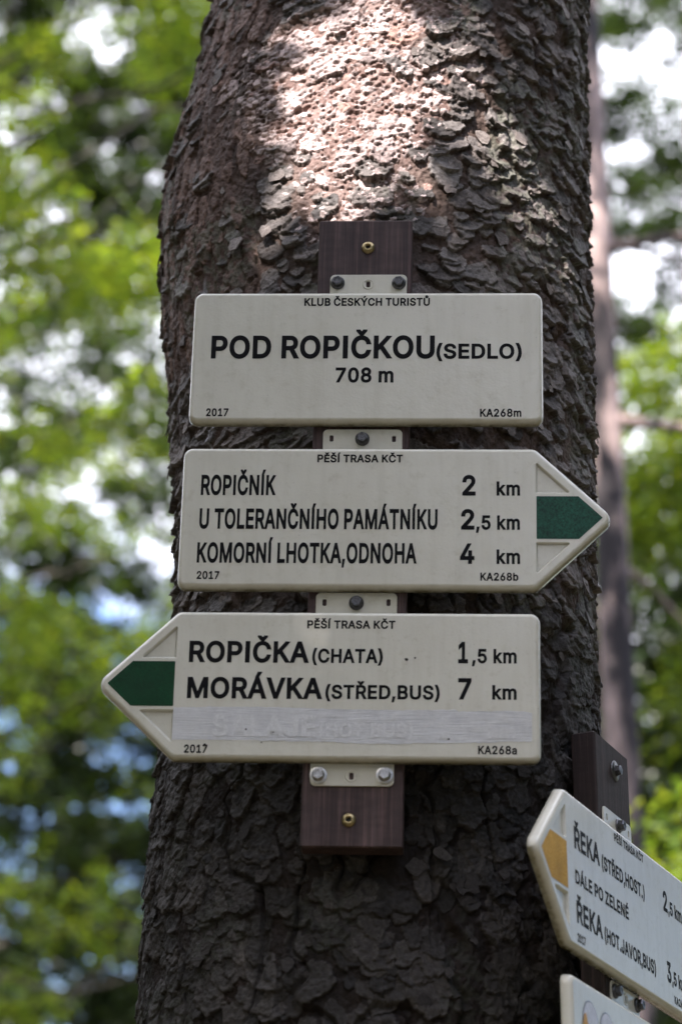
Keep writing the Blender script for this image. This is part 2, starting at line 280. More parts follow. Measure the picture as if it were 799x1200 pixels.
GLYPH_DATA = """
(|298|158 -124 278 -124 213 29 188 118 179 205 189 310 215 412 277 567 158 567 106 454 73 331 61 212 62 169 69 111 84 46
)|298|-5 -124 116 -123 188 43 204 110 211 168 212 213 201 327 168 452 115 567 -4 567 57 417 84 310 94 204 86 121 61 31
,|213|5 -147 106 -147 174 99 43 98
.|213|42 -11 67 -28 93 -33 124 -28 148 -12 164 12 169 36 169 46 164 70 149 93 124 110 99 115 66 110 44 95 26 70 21 44 26 12
0|478|89 23 113 1 130 -10 168 -27 194 -33 221 -35 259 -33 281 -28 317 -14 340 1 357 16 383 47 397 71 410 101 426 160 433 225 431 310 426 347 419 379 410 407 397 437 381 464 365 484 343 505 327 516 314 524 288 535 256 542 228 544 197 542 166 535 136 522 114 508 90 486 71 462 61 445 43 406 33 374 23 320 20 281 20 227 23 188 33 133 43 101 63 59;182 94 169 109 158 129 150 150 138 246 138 262 150 358 160 384 170 401 182 415 193 423 210 430 243 430 259 424 270 416 281 404 296 378 303 359 316 255 303 150 295 128 282 106 270 93 259 85 243 79 219 78 199 83
1|478|48 -28 419 -28 419 83 304 83 304 537 189 537 58 441 63 313 184 396 184 83 48 83
2|478|36 -28 417 -28 417 85 215 85 287 159 356 238 398 308 409 367 407 403 398 435 385 461 367 485 344 506 319 522 291 534 254 542 226 544 196 542 159 534 127 520 104 505 79 481 61 456 48 428 40 397 35 334 153 334 156 378 164 402 168 408 185 423 210 431 226 431 263 423 270 419 282 407 289 394 292 371 285 338 261 300 212 245 36 59
3|478|60 26 92 -1 120 -16 152 -27 195 -34 246 -34 294 -24 325 -11 350 4 371 22 394 50 409 78 419 115 421 138 419 174 410 208 395 238 385 251 370 268 350 285 320 302 295 311 271 315 271 317 400 449 400 537 42 537 42 424 229 424 129 311 129 220 219 219 245 215 262 209 281 196 291 184 298 168 301 151 300 129 297 118 290 106 279 95 266 87 217 78 173 86 155 97 143 112 139 122 133 160 11 160 20 98 30 69 46 42
4|478|12 77 254 77 254 -28 371 -28 371 77 441 77 441 191 371 191 371 346 254 346 254 191 156 191 358 536 230 536 12 168
5|478|77 22 103 0 131 -16 156 -26 187 -33 215 -35 253 -33 275 -29 299 -21 324 -9 351 10 374 33 394 62 405 85 413 109 418 138 419 168 406 241 367 304 304 348 232 362 168 352 176 424 394 424 394 537 71 537 36 228 135 217 177 242 218 249 234 248 261 238 272 230 282 219 295 195 300 165 296 133 283 107 273 96 262 88 249 82 228 78 185 86 164 103 153 119 145 158 28 158 35 100 45 69 59 44
6|478|93 17 126 -9 161 -25 196 -33 221 -35 257 -33 295 -24 328 -8 356 13 375 33 393 59 407 91 414 119 417 151 415 192 408 222 395 253 377 280 354 303 331 319 299 333 270 340 239 342 368 533 237 537 112 354 53 250 35 165 38 124 46 91 61 58 77 34;179 93 162 115 154 141 154 176 163 202 177 220 188 228 202 234 218 237 235 237 254 233 264 228 283 211 289 202 298 176 298 138 295 126 286 108 281 101 264 86 254 81 238 77 209 78 199 81
7|478|52 -28 183 -27 419 442 419 537 34 537 34 424 279 424
8|478|65 28 96 1 125 -15 148 -24 198 -34 255 -34 281 -30 310 -22 330 -14 358 2 384 24 403 47 413 65 426 102 429 130 427 163 422 185 412 210 371 262 362 267 364 272 380 288 386 297 398 319 406 344 410 377 407 413 399 440 385 466 362 493 343 509 320 523 290 535 257 542 228 544 195 542 162 535 134 524 107 508 82 485 67 466 54 442 44 406 42 377 45 348 58 311 71 289 88 272 90 267 78 258 39 207 30 183 26 165 24 127 27 101 35 74 49 48;163 95 154 104 147 116 144 127 144 150 147 162 153 174 166 188 181 198 194 203 216 207 250 205 271 198 281 192 299 174 305 162 308 150 308 127 300 107 282 90 273 86 222 78 179 86;180 332 168 345 161 368 161 383 164 397 178 417 190 424 230 431 263 424 274 417 283 407 288 397 291 384 290 361 282 343 269 330 263 326 225 318 189 326
A|505|-23 -28 105 -28 154 114 325 114 375 -28 503 -28 296 537 181 536;194 227 239 359 284 227
B|481|32 -28 260 -28 309 -23 333 -17 354 -9 381 6 408 29 424 51 437 79 444 106 446 143 443 172 438 193 428 216 407 245 395 257 379 268 384 276 411 305 420 326 426 364 424 404 418 428 410 447 389 480 366 501 342 516 312 528 278 535 245 537 32 537;153 85 153 203 252 203 279 199 303 187 315 175 324 159 327 146 325 121 321 112 312 101 299 93 277 87 251 85;153 313 153 424 241 424 265 422 283 416 293 409 301 399 307 382 307 359 299 340 283 325 277 322 235 313
C|535|81 47 115 15 133 2 165 -15 196 -26 231 -33 272 -35 348 -23 411 10 423 18 473 76 512 188 389 188 366 130 340 103 304 86 269 81 250 82 220 89 198 100 170 125 154 149 143 174 136 199 133 220 131 255 136 309 143 335 153 358 171 385 186 400 218 419 242 426 267 428 308 422 340 406 366 379 389 320 513 320 472 434 420 494 347 532 270 544 227 541 197 535 177 528 135 508 109 489 90 471 62 437 44 406 32 378 23 349 13 287 13 221 22 164 33 128 57 80
D|527|32 -28 232 -28 276 -24 309 -17 353 0 392 24 419 48 442 77 459 106 470 132 479 161 485 190 490 252 489 286 485 321 470 378 459 404 442 433 419 462 395 484 367 503 333 519 300 529 265 535 230 537 32 537;153 85 153 424 243 423 269 419 288 413 312 400 333 382 345 366 361 331 370 286 371 241 367 203 355 163 343 141 328 123 303 104 286 96 266 90 242 86
E|444|32 -28 403 -28 403 85 153 85 153 201 383 201 383 314 153 314 153 424 400 424 400 537 32 537
H|542|32 -28 153 -28 153 204 364 204 364 -28 485 -28 485 537 364 537 364 317 153 317 153 537 32 537
I|237|42 -28 170 -28 170 537 42 537
J|421|53 15 83 -9 115 -24 154 -33 180 -35 216 -33 255 -24 288 -8 314 12 336 38 353 72 362 108 364 134 364 537 244 537 244 144 242 122 236 105 226 92 217 85 204 80 181 78 166 80 155 84 142 93 133 106 127 127 126 201 5 201 5 139 8 105 12 89 17 71 33 39
K|492|32 -28 153 -28 153 167 192 204 357 -28 494 -24 278 285 278 288 284 295 489 527 351 537 153 322 153 537 32 537
L|418|32 -28 389 -28 389 85 153 85 153 537 32 537
M|653|32 -28 150 -28 150 265 267 -28 361 -28 475 264 476 -28 596 -28 596 537 457 537 315 166 171 537 32 537
N|548|32 -28 153 -28 153 316 370 -27 491 -28 491 537 371 537 371 192 152 537 32 537
O|558|82 46 118 13 140 -2 165 -15 200 -27 231 -33 261 -35 303 -33 338 -26 369 -15 399 1 420 16 452 46 471 71 488 100 500 127 510 158 520 218 520 290 510 350 492 400 470 439 453 461 426 488 395 510 368 524 337 535 300 542 268 544 234 542 194 534 166 524 139 510 108 488 77 456 63 438 46 409 27 362 17 320 13 287 12 248 17 188 24 156 33 128 45 101 59 77;187 108 170 125 154 149 142 176 136 199 132 231 132 278 136 309 142 332 150 352 162 373 185 399 197 408 221 420 242 426 265 428 292 426 313 420 337 408 362 386 379 361 392 331 401 286 402 239 397 197 384 157 372 136 348 109 336 100 314 89 293 83 272 81 241 83 220 89 198 100
P|470|32 -28 153 -28 153 158 268 159 294 163 322 171 346 182 374 201 398 226 415 252 428 284 435 316 437 344 435 379 428 411 415 443 398 469 372 495 347 512 323 523 296 531 261 536 32 537;153 270 153 424 254 423 269 420 284 414 303 398 307 391 316 346 307 304 303 297 292 286 271 275 250 271
R|474|32 -28 153 -28 153 170 231 169 336 -28 475 -28 353 195 354 198 374 209 398 232 417 261 428 287 435 316 437 365 435 388 428 417 416 446 398 473 391 480 374 496 348 513 323 524 298 531 263 536 32 537;153 283 153 424 256 423 285 415 304 400 310 390 315 375 317 343 314 325 310 315 296 298 273 287 257 284
S|472|57 24 90 -3 116 -17 141 -26 193 -36 255 -36 283 -32 311 -25 338 -14 364 1 386 19 410 47 427 82 434 106 436 128 435 165 429 190 418 214 378 259 372 263 322 290 271 307 219 320 182 333 149 356 145 363 143 375 145 390 152 403 166 416 179 422 222 430 249 429 270 423 284 416 298 404 306 390 315 350 433 350 426 406 416 438 400 466 376 492 356 508 327 524 280 539 228 544 194 542 150 533 124 523 97 508 73 489 52 465 35 434 27 408 24 380 26 343 34 315 52 285 68 267 88 251 117 234 169 214 233 197 286 178 311 160 317 144 317 131 314 120 307 108 294 96 274 86 229 78 218 78 176 85 152 98 145 105 136 121 128 165 6 165 15 100 25 71 40 44
T|474|165 -28 285 -28 285 424 445 424 445 537 4 537 4 424 165 424
U|542|94 23 129 -3 168 -22 196 -30 226 -35 273 -36 322 -30 352 -21 370 -13 405 8 421 21 441 42 457 65 470 91 479 118 484 145 485 537 365 537 365 178 363 157 359 141 352 126 344 114 332 102 319 93 303 86 272 80 235 81 217 85 199 93 187 101 172 116 158 141 152 176 152 537 32 537 32 165 34 140 39 115 55 75 72 48
V|505|184 -28 298 -28 503 537 374 536 264 220 242 150 240 150 218 219 105 536 -24 537
Z|463|14 -28 427 -28 427 85 172 85 424 451 425 537 12 537 12 424 267 424 15 58
a|414|37 12 57 -6 75 -17 107 -30 131 -35 162 -37 226 -26 248 -11 249 -28 365 -28 365 254 363 283 357 311 348 333 331 358 319 371 302 384 246 407 192 413 122 402 61 369 40 347 27 328 2 273 112 241 137 280 143 285 160 296 199 302 229 296 235 292 241 285 246 259 229 254 174 248 117 238 62 217 48 208 30 191 19 176 9 155 4 135 2 105 4 81 11 54 23 30;124 90 120 102 123 118 146 133 181 141 231 147 267 155 248 145 247 127 239 106 225 90 215 83 191 75 166 74 142 78
b|449|25 -28 140 -28 140 -7 160 -22 180 -30 203 -35 239 -36 261 -34 298 -24 329 -8 356 14 375 37 396 73 406 99 413 127 418 171 417 223 413 251 406 278 396 304 378 336 353 365 328 385 299 400 264 410 229 413 201 411 181 407 156 397 142 385 142 537 25 537;178 87 160 107 152 123 141 187 153 258 166 279 178 290 191 297 207 301 222 302 252 296 274 279 282 268 290 250 300 188 289 124 275 100 262 87 250 80 237 76 214 75 200 77
k|406|25 -28 142 -28 142 135 148 140 280 -28 415 -21 236 215 400 396 272 407 142 274 142 537 25 537
m|635|25 -28 142 -28 143 256 149 274 160 288 171 295 199 302 214 301 225 297 239 285 245 272 246 -28 363 -28 363 245 371 279 377 287 387 295 406 302 427 302 443 298 458 288 466 272 468 254 468 -28 585 -28 584 277 577 316 564 345 551 364 532 383 511 397 487 407 460 413 431 414 368 401 322 366 319 366 304 384 282 400 253 411 213 414 180 407 159 402 141 387 140 407 25 407
Á|505|-23 -28 105 -28 154 114 325 114 375 -28 503 -28 297 535 296 537 283 537 375 684 242 686 168 531 179 530 176 519;194 227 239 359 284 227
É|444|32 -28 403 -28 403 85 153 85 153 201 383 201 383 314 153 314 153 424 400 424 400 537 261 537 354 684 221 687 150 537 32 537
Í|237|42 -28 170 -28 170 537 150 537 150 539 242 684 110 687 35 531 42 530
Ý|497|175 -28 296 -28 296 201 502 535 365 537 255 358 237 324 107 537 -31 535 175 202;165 530 274 530 372 684 239 687
Č|535|81 47 115 15 133 2 165 -15 196 -26 231 -33 272 -35 348 -23 411 10 423 18 473 76 512 188 389 188 366 130 340 103 304 86 269 81 250 82 220 89 198 100 170 125 154 149 143 174 136 199 133 220 131 255 136 309 143 335 153 358 171 385 186 400 218 419 242 426 267 428 308 422 340 406 366 379 389 320 513 320 472 434 421 493 351 531 309 537 404 645 404 687 301 687 267 644 263 646 230 687 129 687 129 645 222 539 197 535 154 518 135 508 113 492 90 471 62 437 44 406 32 378 23 349 13 287 13 221 17 188 28 143 42 107 60 75
Ě|444|32 -28 403 -28 403 85 153 85 153 201 383 201 383 314 153 314 153 424 400 424 400 537 260 537 355 644 355 687 253 687 218 643 182 687 81 687 81 644 175 537 32 537
Ř|474|32 -28 153 -28 153 170 231 169 336 -28 475 -28 353 195 354 198 374 209 398 232 415 257 428 287 435 316 437 365 435 388 427 420 416 446 398 473 374 496 348 513 323 524 298 531 263 536 241 536 264 537 360 645 360 687 257 687 222 643 186 687 85 687 85 644 180 537 32 537;153 283 153 424 256 423 285 415 304 400 310 390 315 375 317 343 314 325 310 315 296 298 273 287 257 284
Š|472|57 24 90 -3 116 -17 141 -26 193 -36 255 -36 283 -32 311 -25 336 -15 364 1 393 26 410 47 425 76 434 106 436 128 435 165 429 190 418 214 378 259 322 290 271 307 219 320 182 333 149 356 145 363 143 375 145 390 152 403 166 416 179 422 222 430 249 429 270 423 284 416 298 404 306 390 315 350 433 350 425 411 416 438 400 466 376 492 356 508 333 521 300 534 268 540 360 644 360 687 258 687 223 643 187 687 85 687 85 645 178 539 150 533 126 524 97 508 73 489 52 465 36 437 26 402 24 380 25 353 34 315 48 290 64 271 91 249 113 236 142 223 233 197 286 178 313 157 317 144 317 131 314 120 307 108 288 92 274 86 229 78 218 78 176 85 152 98 145 105 136 121 128 165 6 165 15 100 25 71 40 44
Ů|542|94 23 129 -3 168 -22 196 -30 226 -35 273 -36 322 -30 352 -21 370 -13 405 8 421 21 441 42 457 65 470 91 479 118 484 145 485 537 365 537 365 178 363 157 359 141 352 126 344 114 332 102 319 93 303 86 272 80 235 81 217 85 199 93 187 101 172 116 158 141 152 176 152 537 32 537 32 165 34 140 39 115 55 75 72 48;158 554 198 515 218 506 237 501 257 499 281 501 300 506 319 515 360 554 372 581 376 608 373 640 359 673 319 710 302 718 280 724 238 724 218 719 198 710 158 672 145 643 141 613 145 583;251 601 245 611 247 620 254 626 266 625 272 618 272 607 267 601 262 599
"""
# ------------------------------------------------------------------ ground
def build_ground():
    n = 90
    g = np.sign(np.linspace(-1, 1, n)) * np.abs(np.linspace(-1, 1, n)) ** 3 * 400
    X, Y = np.meshgrid(g, g)
    Z = (vnoise(X + 500, Y + 500, 3.1, 3.1, 3) - .5) * .12 + (vnoise(X + 500, Y + 500, 9, 9, 4) - .5) * .25
    Z *= sstep(.2, 2.5, np.hypot(X, Y - 2.95)) 
    idx = np.arange(n * n).reshape(n, n)
    F = np.stack([idx[:-1, :-1], idx[:-1, 1:], idx[1:, 1:], idx[1:, :-1]], -1).reshape(-1, 4)
    me = np_mesh('forest_floor', np.stack([X, Y, Z], -1).reshape(-1, 3), F, True)
    s = Mat('leaf_litter'); v = s.coords(); n1 = s.noise(v, 9, 8, 0.7); n2 = s.noise(v, .6, 4, 0.6)
    c = s.mix(s.ramp(n2, [(0.45, (0, 0, 0)), (0.65, (1, 1, 1))]), s.ramp(n1, [(0.3, (.022, .014, .008)), (0.55, (.06, .040, .022)), (0.75, (.10, .07, .04))]), s.ramp(n1, [(0.3, (.02, .035, .01)), (0.7, (.06, .085, .025))]))
    m = s.set(**{'Base Color': c, 'Roughness': 0.95, 'Normal': s.bump(n1, 1.0, 0.06)})
    o = link_mesh('forest_floor', me, None, [m]); tag(o, kind='structure')
build_ground()

# ------------------------------------------------------------------ the big spruce trunk
# height, axis x, axis y, radius
PROF = np.array([(3.482, .0871, 3.0161, .2701), (3.41, .0774, 3.0148, .2712), (3.344, .0703, 3.0188, .2775), (3.214, .0529, 3.0308, .2938),
    (3.108, .0453, 3.0324, .299), (3.027, .046, 3.0268, .2961), (2.947, .0485, 3.0206, .2926), (2.882, .0515, 3.0147, .289), (2.803, .0549, 3.005, .2819),
    (2.74, .0561, 3.0, .2791), (2.666, .0562, 2.9943, .2759), (2.57, .0577, 2.9877, .2725), (2.454, .0542, 2.9874, .2761), (2.343, .0482, 2.9889, .2814),
    (2.288, .0447, 2.9897, .284), (2.233, .0429, 2.9886, .2848), (2.179, .041, 2.9876, .2856), (2.126, .0397, 2.986, .2859), (2.021, .0376, 2.9824, .2857)])[::-1]
PZ = np.concatenate([[-.1, .25, .8, 1.5], PROF[:, 0], [4.5, 8, 14, 20, 24]])
PX = np.concatenate([[.03, .03, .033, .036], PROF[:, 1], [.10, .17, .28, .38, .44]])
PY = np.concatenate([[2.93, 2.94, 2.95, 2.965], PROF[:, 2], [3.04, 3.14, 3.32, 3.46, 3.55]])
PR = np.concatenate([[.46, .38, .33, .295], PROF[:, 3], [.25, .21, .145, .07, .02]])
R0 = .283

def smooth_interp(z, Z, V):
    # cubic-ish: average of shifted linear interpolations
    return sum(np.interp(z + d, Z, V) for d in (-.03, -.015, 0, .015, .03)) / 5

def build_trunk():
    rng = np.random.default_rng(11)
    step = .00135; ZA, ZB = 1.50, 3.92
    u_d = np.arange(-.57, .57, step)                   # arc length, dense front
    phi = np.concatenate([u_d / R0, np.linspace(.57 / R0, 2 * math.pi - .57 / R0, 36)[1:-1]])
    z_d = np.arange(ZA, ZB, step)
    zl = np.arange(-.1, ZA - .003, .009); z = np.concatenate([zl, z_d, np.arange(ZB + .004, ZB + 1.0, .009), ZB + 1.0 + (np.linspace(0.01, 1, 50) ** 1.6) * 18.6])
    nu, nz = len(phi), len(z); nd = len(u_d); z0 = len(zl); nzd = len(z_d)
    U, Z = np.meshgrid(u_d, z_d)
    SP = np.sin(U / R0)
    # where each bark character sits
    wob = (vnoise(U + 5, Z, .09, .09, 5) - .5) * .35
    gran = sstep(.62, .30, np.hypot((SP + .14) / .95, (Z - 3.20) / .42) + wob)       # fine flaked patch, top middle, colour lightened for the sun patch
    fib = sstep(-.42, -.62, SP + wob * .5) * sstep(2.78, 2.9, Z + wob * .2)           # stripped fibrous left flank
    low = sstep(2.62, 2.35, Z + wob * .3)                                              # heavy plates low down, colour also darkened there for shade
    H = (vnoise(U + 5, Z, .05, .07, 1) - .5) * .005 + (vnoise(U + 5, Z, .016, .022, 2) - .5) * .0016
    H += fib * (vnoise(U + 5, Z, .009, .11, 8) - .5) * .008
    T = np.empty(U.shape + (3,), np.float32)
    n1 = vnoise(U + 5, Z, .012, .03, 12)[..., None]; n2 = vnoise(U + 5, Z, .05, .06, 13)[..., None]
    crack = np.array([.050, .038, .032]) * (1 - n1) + np.array([.095, .066, .053]) * n1
    gcol = np.array([.17, .105, .09]) * (1 - n1) + np.array([.27, .20, .18]) * n1
    fcol = np.array([.066, .045, .037]) * (1 - n1) + np.array([.125, .084, .070]) * n1
    T[:] = crack
    T[:] = T * (1 - .8 * low[..., None])  # shade below the signs put into the bark colour
    T[:] = T * (1 - gran[..., None]) + gcol * gran[..., None]
    T[:] = T * (1 - fib[..., None]) + fcol * fib[..., None]
    Hb = H.copy()

    def stamp(u, zc, a, b, th, tilt, col, seedv, base):
        rad = max(a, b) * 1.35
        i0, i1 = np.searchsorted(z_d, zc - rad), np.searchsorted(z_d, zc + rad)
        j0, j1 = np.searchsorted(u_d, u - rad), np.searchsorted(u_d, u + rad)
        if i1 - i0 < 3 or j1 - j0 < 3: return
        du = U[i0:i1, j0:j1] - u; dz = Z[i0:i1, j0:j1] - zc
        ca, sa = math.cos(seedv[0]), math.sin(seedv[0])
        p = (du * ca + dz * sa) / a; q = (-du * sa + dz * ca) / b
        ang = np.arctan2(q, p)
        rr = (np.abs(p) ** 2.4 + np.abs(q) ** 2.4) ** (1 / 2.4)
        rr = rr * (1 + .12 * np.sin(2 * ang + seedv[1]) + .08 * np.sin(3 * ang + seedv[2]) + .035 * np.sin(7 * ang + seedv[3]) + .025 * np.sin(11 * ang + seedv[4]))
        rr = rr + (vnoise(U[i0:i1, j0:j1] + 5, Z[i0:i1, j0:j1], .0045, .0045, 31) - .5) * .13
        lift = th * (.45 - tilt * q) - th * .12 * np.clip(1 - rr, 0, 1) * 1.2     # lower lip lifts, plate slightly dished
        lift = lift + (vnoise(U[i0:i1, j0:j1] + 5, Z[i0:i1, j0:j1], .007, .005, 32) - .5) * th * .16
        h = base + lift
        sub = H[i0:i1, j0:j1]
        m = (rr < 1) & (h > sub)
        sub[m] = h[m]
        t = T[i0:i1, j0:j1]
        edge = np.clip((rr - .72) / .28, 0, 1)[..., None]
        cc = col * (1 + .35 * edge)  # rims lightened in colour, standing in for lit plate edges
        t[m] = cc[m]

    N = 6950
    us = rng.uniform(-.57, .57, N); zs = rng.uniform(ZA, ZB, N)
    order = rng.permutation(N)
    for k in order:
        u, zc = us[k], zs[k]
        i = min(nzd - 1, int((zc - ZA) / step)); j = min(nd - 1, int((u + .57) / step))
        g, f, lo = gran[i, j], fib[i, j], low[i, j]
        tone = rng.uniform(.5, 1.6)
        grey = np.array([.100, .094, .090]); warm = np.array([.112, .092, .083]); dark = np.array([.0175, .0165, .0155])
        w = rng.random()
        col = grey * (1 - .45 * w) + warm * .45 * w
        col = col * (1 - .85 * lo) + dark * .85 * lo  # low plates take the painted shade too
        sv = [rng.normal(0, .28), *rng.uniform(0, 6.28, 4)]
        b0 = Hb[i, j]
        if rng.random() < g:
            if rng.random() < .10:
                a = rng.uniform(.014, .022); b = a * rng.uniform(.6, .9); th = .0045
            else:
                a = rng.uniform(.004, .009); b = a * rng.uniform(.6, 1.3); th = rng.uniform(.0012, .003)
            col = (np.array([.36, .295, .285]) if rng.random() < .8 else np.array([.25, .165, .14])) * tone  # flake colour raised to brighten the sun patch
            stamp(u, zc, a, b, th, rng.uniform(.2, .6), col, sv, b0)
            continue
        if rng.random() < f * .8:
            a = rng.uniform(.004, .010); b = a * rng.uniform(1.5, 4); th = rng.uniform(.0015, .004)
            stamp(u, zc, a, b, th, rng.uniform(-.1, .4), np.array([.12, .083, .070]) * tone, sv, b0)
            continue
        if rng.random() < .22:
            a = rng.uniform(.006, .012)
            b = a * rng.uniform(.7, 1.2); th = rng.uniform(.003, .006)
        else:
            a = min(.024, max(.006, .0135 * math.exp(rng.normal(0, .38)))) * (1 - .08 * lo); b = a * rng.uniform(.6, 1.05) * (1 + .55 * lo); th = rng.uniform(.0036, .0072) * (.6 + a / .032) * (1 - .15 * lo)
        stamp(u, zc, a, b, th, rng.uniform(.45, .95) * (1 - .3 * lo), col * tone, sv, b0)
    # extra small chips on the fine patch
    for k in range(8000):
        u, zc = rng.uniform(-.30, .26), rng.uniform(2.86, 3.7)
        i = min(nzd - 1, int((zc - ZA) / step)); j = min(nd - 1, int((u + .57) / step))
        if rng.random() > gran[i, j]: continue
        a = rng.uniform(.002, .0045)
        stamp(u, zc, a, a * rng.uniform(.6, 1.5), rng.uniform(.001, .003), rng.uniform(.1, .7),
              np.array([.38, .32, .31]) * rng.uniform(.6, 1.25), [rng.normal(0, .6), *rng.uniform(0, 6.28, 4)], H[i, j] - .0008)
    # thin papery layers: the plates split into steps
    q = .0015
    hq = H / q + (vnoise(U + 5, Z, .010, .008, 71) - .5) * 1.6
    fr = hq - np.floor(hq)
    H += .45 * q * (sstep(.30, .95, fr) - fr) * (1 - .6 * fib)
    # fine roughness everywhere
    H += (vnoise(U + 5, Z, .0045, .006, 21) - .5) * .0022 + (vnoise(U + 5, Z, .0022, .0028, 22) - .5) * .0013
    H -= gran * sstep(.36, .22, vnoise(U + 5, Z, .0055, .0035, 81)) * .0030
    # long dark fissures between plates low down and on the right flank
    fis = np.abs(vnoise(U + 5 + (vnoise(U + 5, Z, .03, .03, 41) - .5) * .03, Z, .035, .16, 42) - .5)
    fw = np.clip(low + sstep(.35, .7, SP) * .8, 0, 1)
    H -= fw * sstep(.06, .0, fis) * .008
    li = sstep(.60, .74, vnoise(U + 5, Z, .075, .10, 91)) * sstep(.35, .6, vnoise(U + 5, Z, .006, .006, 92)) * (1 - gran) * .55
    T[:] = T * (1 - li[..., None]) + (np.array([.125, .135, .105]) * (1 - .7 * low[..., None])) * li[..., None]      # thin grey green lichen, darkened low down with the painted shade
    # dried resin runs on the left flank
    for (uc, za, zb, wd) in ((-.253, 2.72, 2.96, .006), (-.240, 2.80, 2.93, .004), (-.262, 2.66, 2.80, .004), (-.275, 2.75, 2.84, .005)):
        cx = uc + (vnoise(Z * 0 + .5, Z, .1, .03, 55) - .5) * .014
        m = sstep(wd, wd * .4, np.abs(U - cx)) * sstep(za, za + .02, Z) * sstep(zb, zb - .02, Z) * sstep(.35, .55, vnoise(U + 5, Z, .006, .012, 56))
        T[:] = T * (1 - m[..., None]) + np.array([.30, .31, .34]) * m[..., None]
        H += m * .0012
    # assemble whole tube
    ax = smooth_interp(z, PZ, PX); ay = smooth_interp(z, PZ, PY); rr = smooth_interp(z, PZ, PR)
    PH, ZZ = np.meshgrid(phi, z)
    D = np.full(PH.shape, .002)
    uw = PH * R0
    D += (vnoise(uw + 9, ZZ, .06, .09, 61) - .5) * .012 + (vnoise(uw + 9, ZZ, .025, .03, 62) - .5) * .008
    D += np.abs(vnoise(uw + 9, ZZ, .034, .045, 64) - .5) * .016 - .004 + (vnoise(uw + 9, ZZ, .012, .018, 65) - .5) * .006
    lw = sstep(2.62, 2.35, ZZ)[..., None]  # same painted shade on the rest of the tube
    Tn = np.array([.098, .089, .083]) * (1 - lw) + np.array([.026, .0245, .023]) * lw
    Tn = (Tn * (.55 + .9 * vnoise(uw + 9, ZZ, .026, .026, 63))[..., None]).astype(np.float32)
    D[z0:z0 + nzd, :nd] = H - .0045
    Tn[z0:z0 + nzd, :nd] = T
    rad = rr[:, None] + D
    # root flare lobes
    rad += sstep(1.0, 0, ZZ) * .06 * np.cos(5 * PH + .7)
    X = ax[:, None] + rad * np.sin(PH); Y = ay[:, None] - rad * np.cos(PH)
    idx = np.arange(nu * nz).reshape(nz, nu); nxt = np.roll(idx, -1, 1)
    F = np.stack([idx[:-1], nxt[:-1], nxt[1:], idx[1:]], -1).reshape(-1, 4)
    V = np.stack([X, Y, ZZ], -1).reshape(-1, 3); C = Tn.reshape(-1, 3)
    # loose flakes that stand off the trunk, hanging from their upper edge
    fv, ff, fc = [], [], []; base = len(V)
    nfl = 620
    for k in range(nfl):
        right = rng.random() < .55
        if k < 26: ph = rng.choice([-1, 1]) * rng.uniform(1.35, 1.62)
        else: ph = rng.uniform(.1, 1.5) if right else rng.uniform(-1.5, .3)
        zc = rng.uniform(ZA + .05, ZB - .05)
        i = min(nzd - 1, int((zc - ZA) / step)); j = min(nd - 1, max(0, int((ph * R0 + .57) / step)))
        if gran[i, j] > .5 and rng.random() < .75: continue
        r = np.interp(zc, z, rr) + H[i, j] - .0045
        lowk = 1 - .8 * low[i, j]  # loose flakes darkened low down with the painted shade
        a = rng.uniform(.004, .011); b = a * rng.uniform(.7, 1.3)
        out = rng.uniform(.05, .30); tw = rng.normal(0, .25)
        nn = 9; tone = rng.uniform(.7, 1.45); cc = np.array([.150, .134, .124]) * tone * lowk
        pts = []
        for q in range(nn):
            an = 2 * math.pi * q / nn; rq = 1 + rng.uniform(-.38, .30)
            pts.append((a * rq * math.cos(an + tw), -b + b * rq * math.sin(an + tw)))
        pts = [(0, -b)] + pts
        o0 = len(fv)
        for side in (0, 1):
            for (pu, pz) in pts:
                d = .0008 - pz * out + 6 * pu * pu - side * .0013 + rng.uniform(-.0005, .0005)
                rq = r + d; an = ph + pu / R0
                fv.append((np.interp(zc, z, ax) + rq * math.sin(an), np.interp(zc, z, ay) - rq * math.cos(an), zc + pz)); fc.append(cc * (1 if side == 0 else .8))
        n1_ = len(pts)
        for q in range(1, n1_):
            q2 = q + 1 if q + 1 < n1_ else 1
            ff.append((o0, o0 + q, o0 + q2)); ff.append((o0 + n1_, o0 + n1_ + q2, o0 + n1_ + q))
            ff.append((o0 + q, o0 + n1_ + q, o0 + n1_ + q2)); ff.append((o0 + q, o0 + n1_ + q2, o0 + q2))
    fv = np.array(fv); ff = np.array(ff) + base
    allv = np.concatenate([V, fv]); allc = np.concatenate([C, np.array(fc)])
    # mixed quads and tris
    me = bpy.data.meshes.new('trunk')
    me.vertices.add(len(allv)); me.vertices.foreach_set('co', allv.astype(np.float32).ravel())
    li = np.concatenate([F.ravel(), ff.ravel()]).astype(np.int32)
    me.loops.add(len(li)); me.loops.foreach_set('vertex_index', li)
    tot = np.concatenate([np.full(len(F), 4), np.full(len(ff), 3)]).astype(np.int32)
    me.polygons.add(len(tot)); me.polygons.foreach_set('loop_start', np.concatenate([[0], np.cumsum(tot)[:-1]]).astype(np.int32))
    me.polygons.foreach_set('loop_total', tot); me.polygons.foreach_set('use_smooth', tot == 4)
    me.update(calc_edges=True)
    set_col(me, 'tone', allc)
    return me

SPRUCE = thing('spruce_tree', Matrix.Identity(4), 'thick old spruce trunk with scaly flaking bark, carrying all the white hiking signs', 'tree')
link_mesh('trunk', build_trunk(), SPRUCE, [BARK])
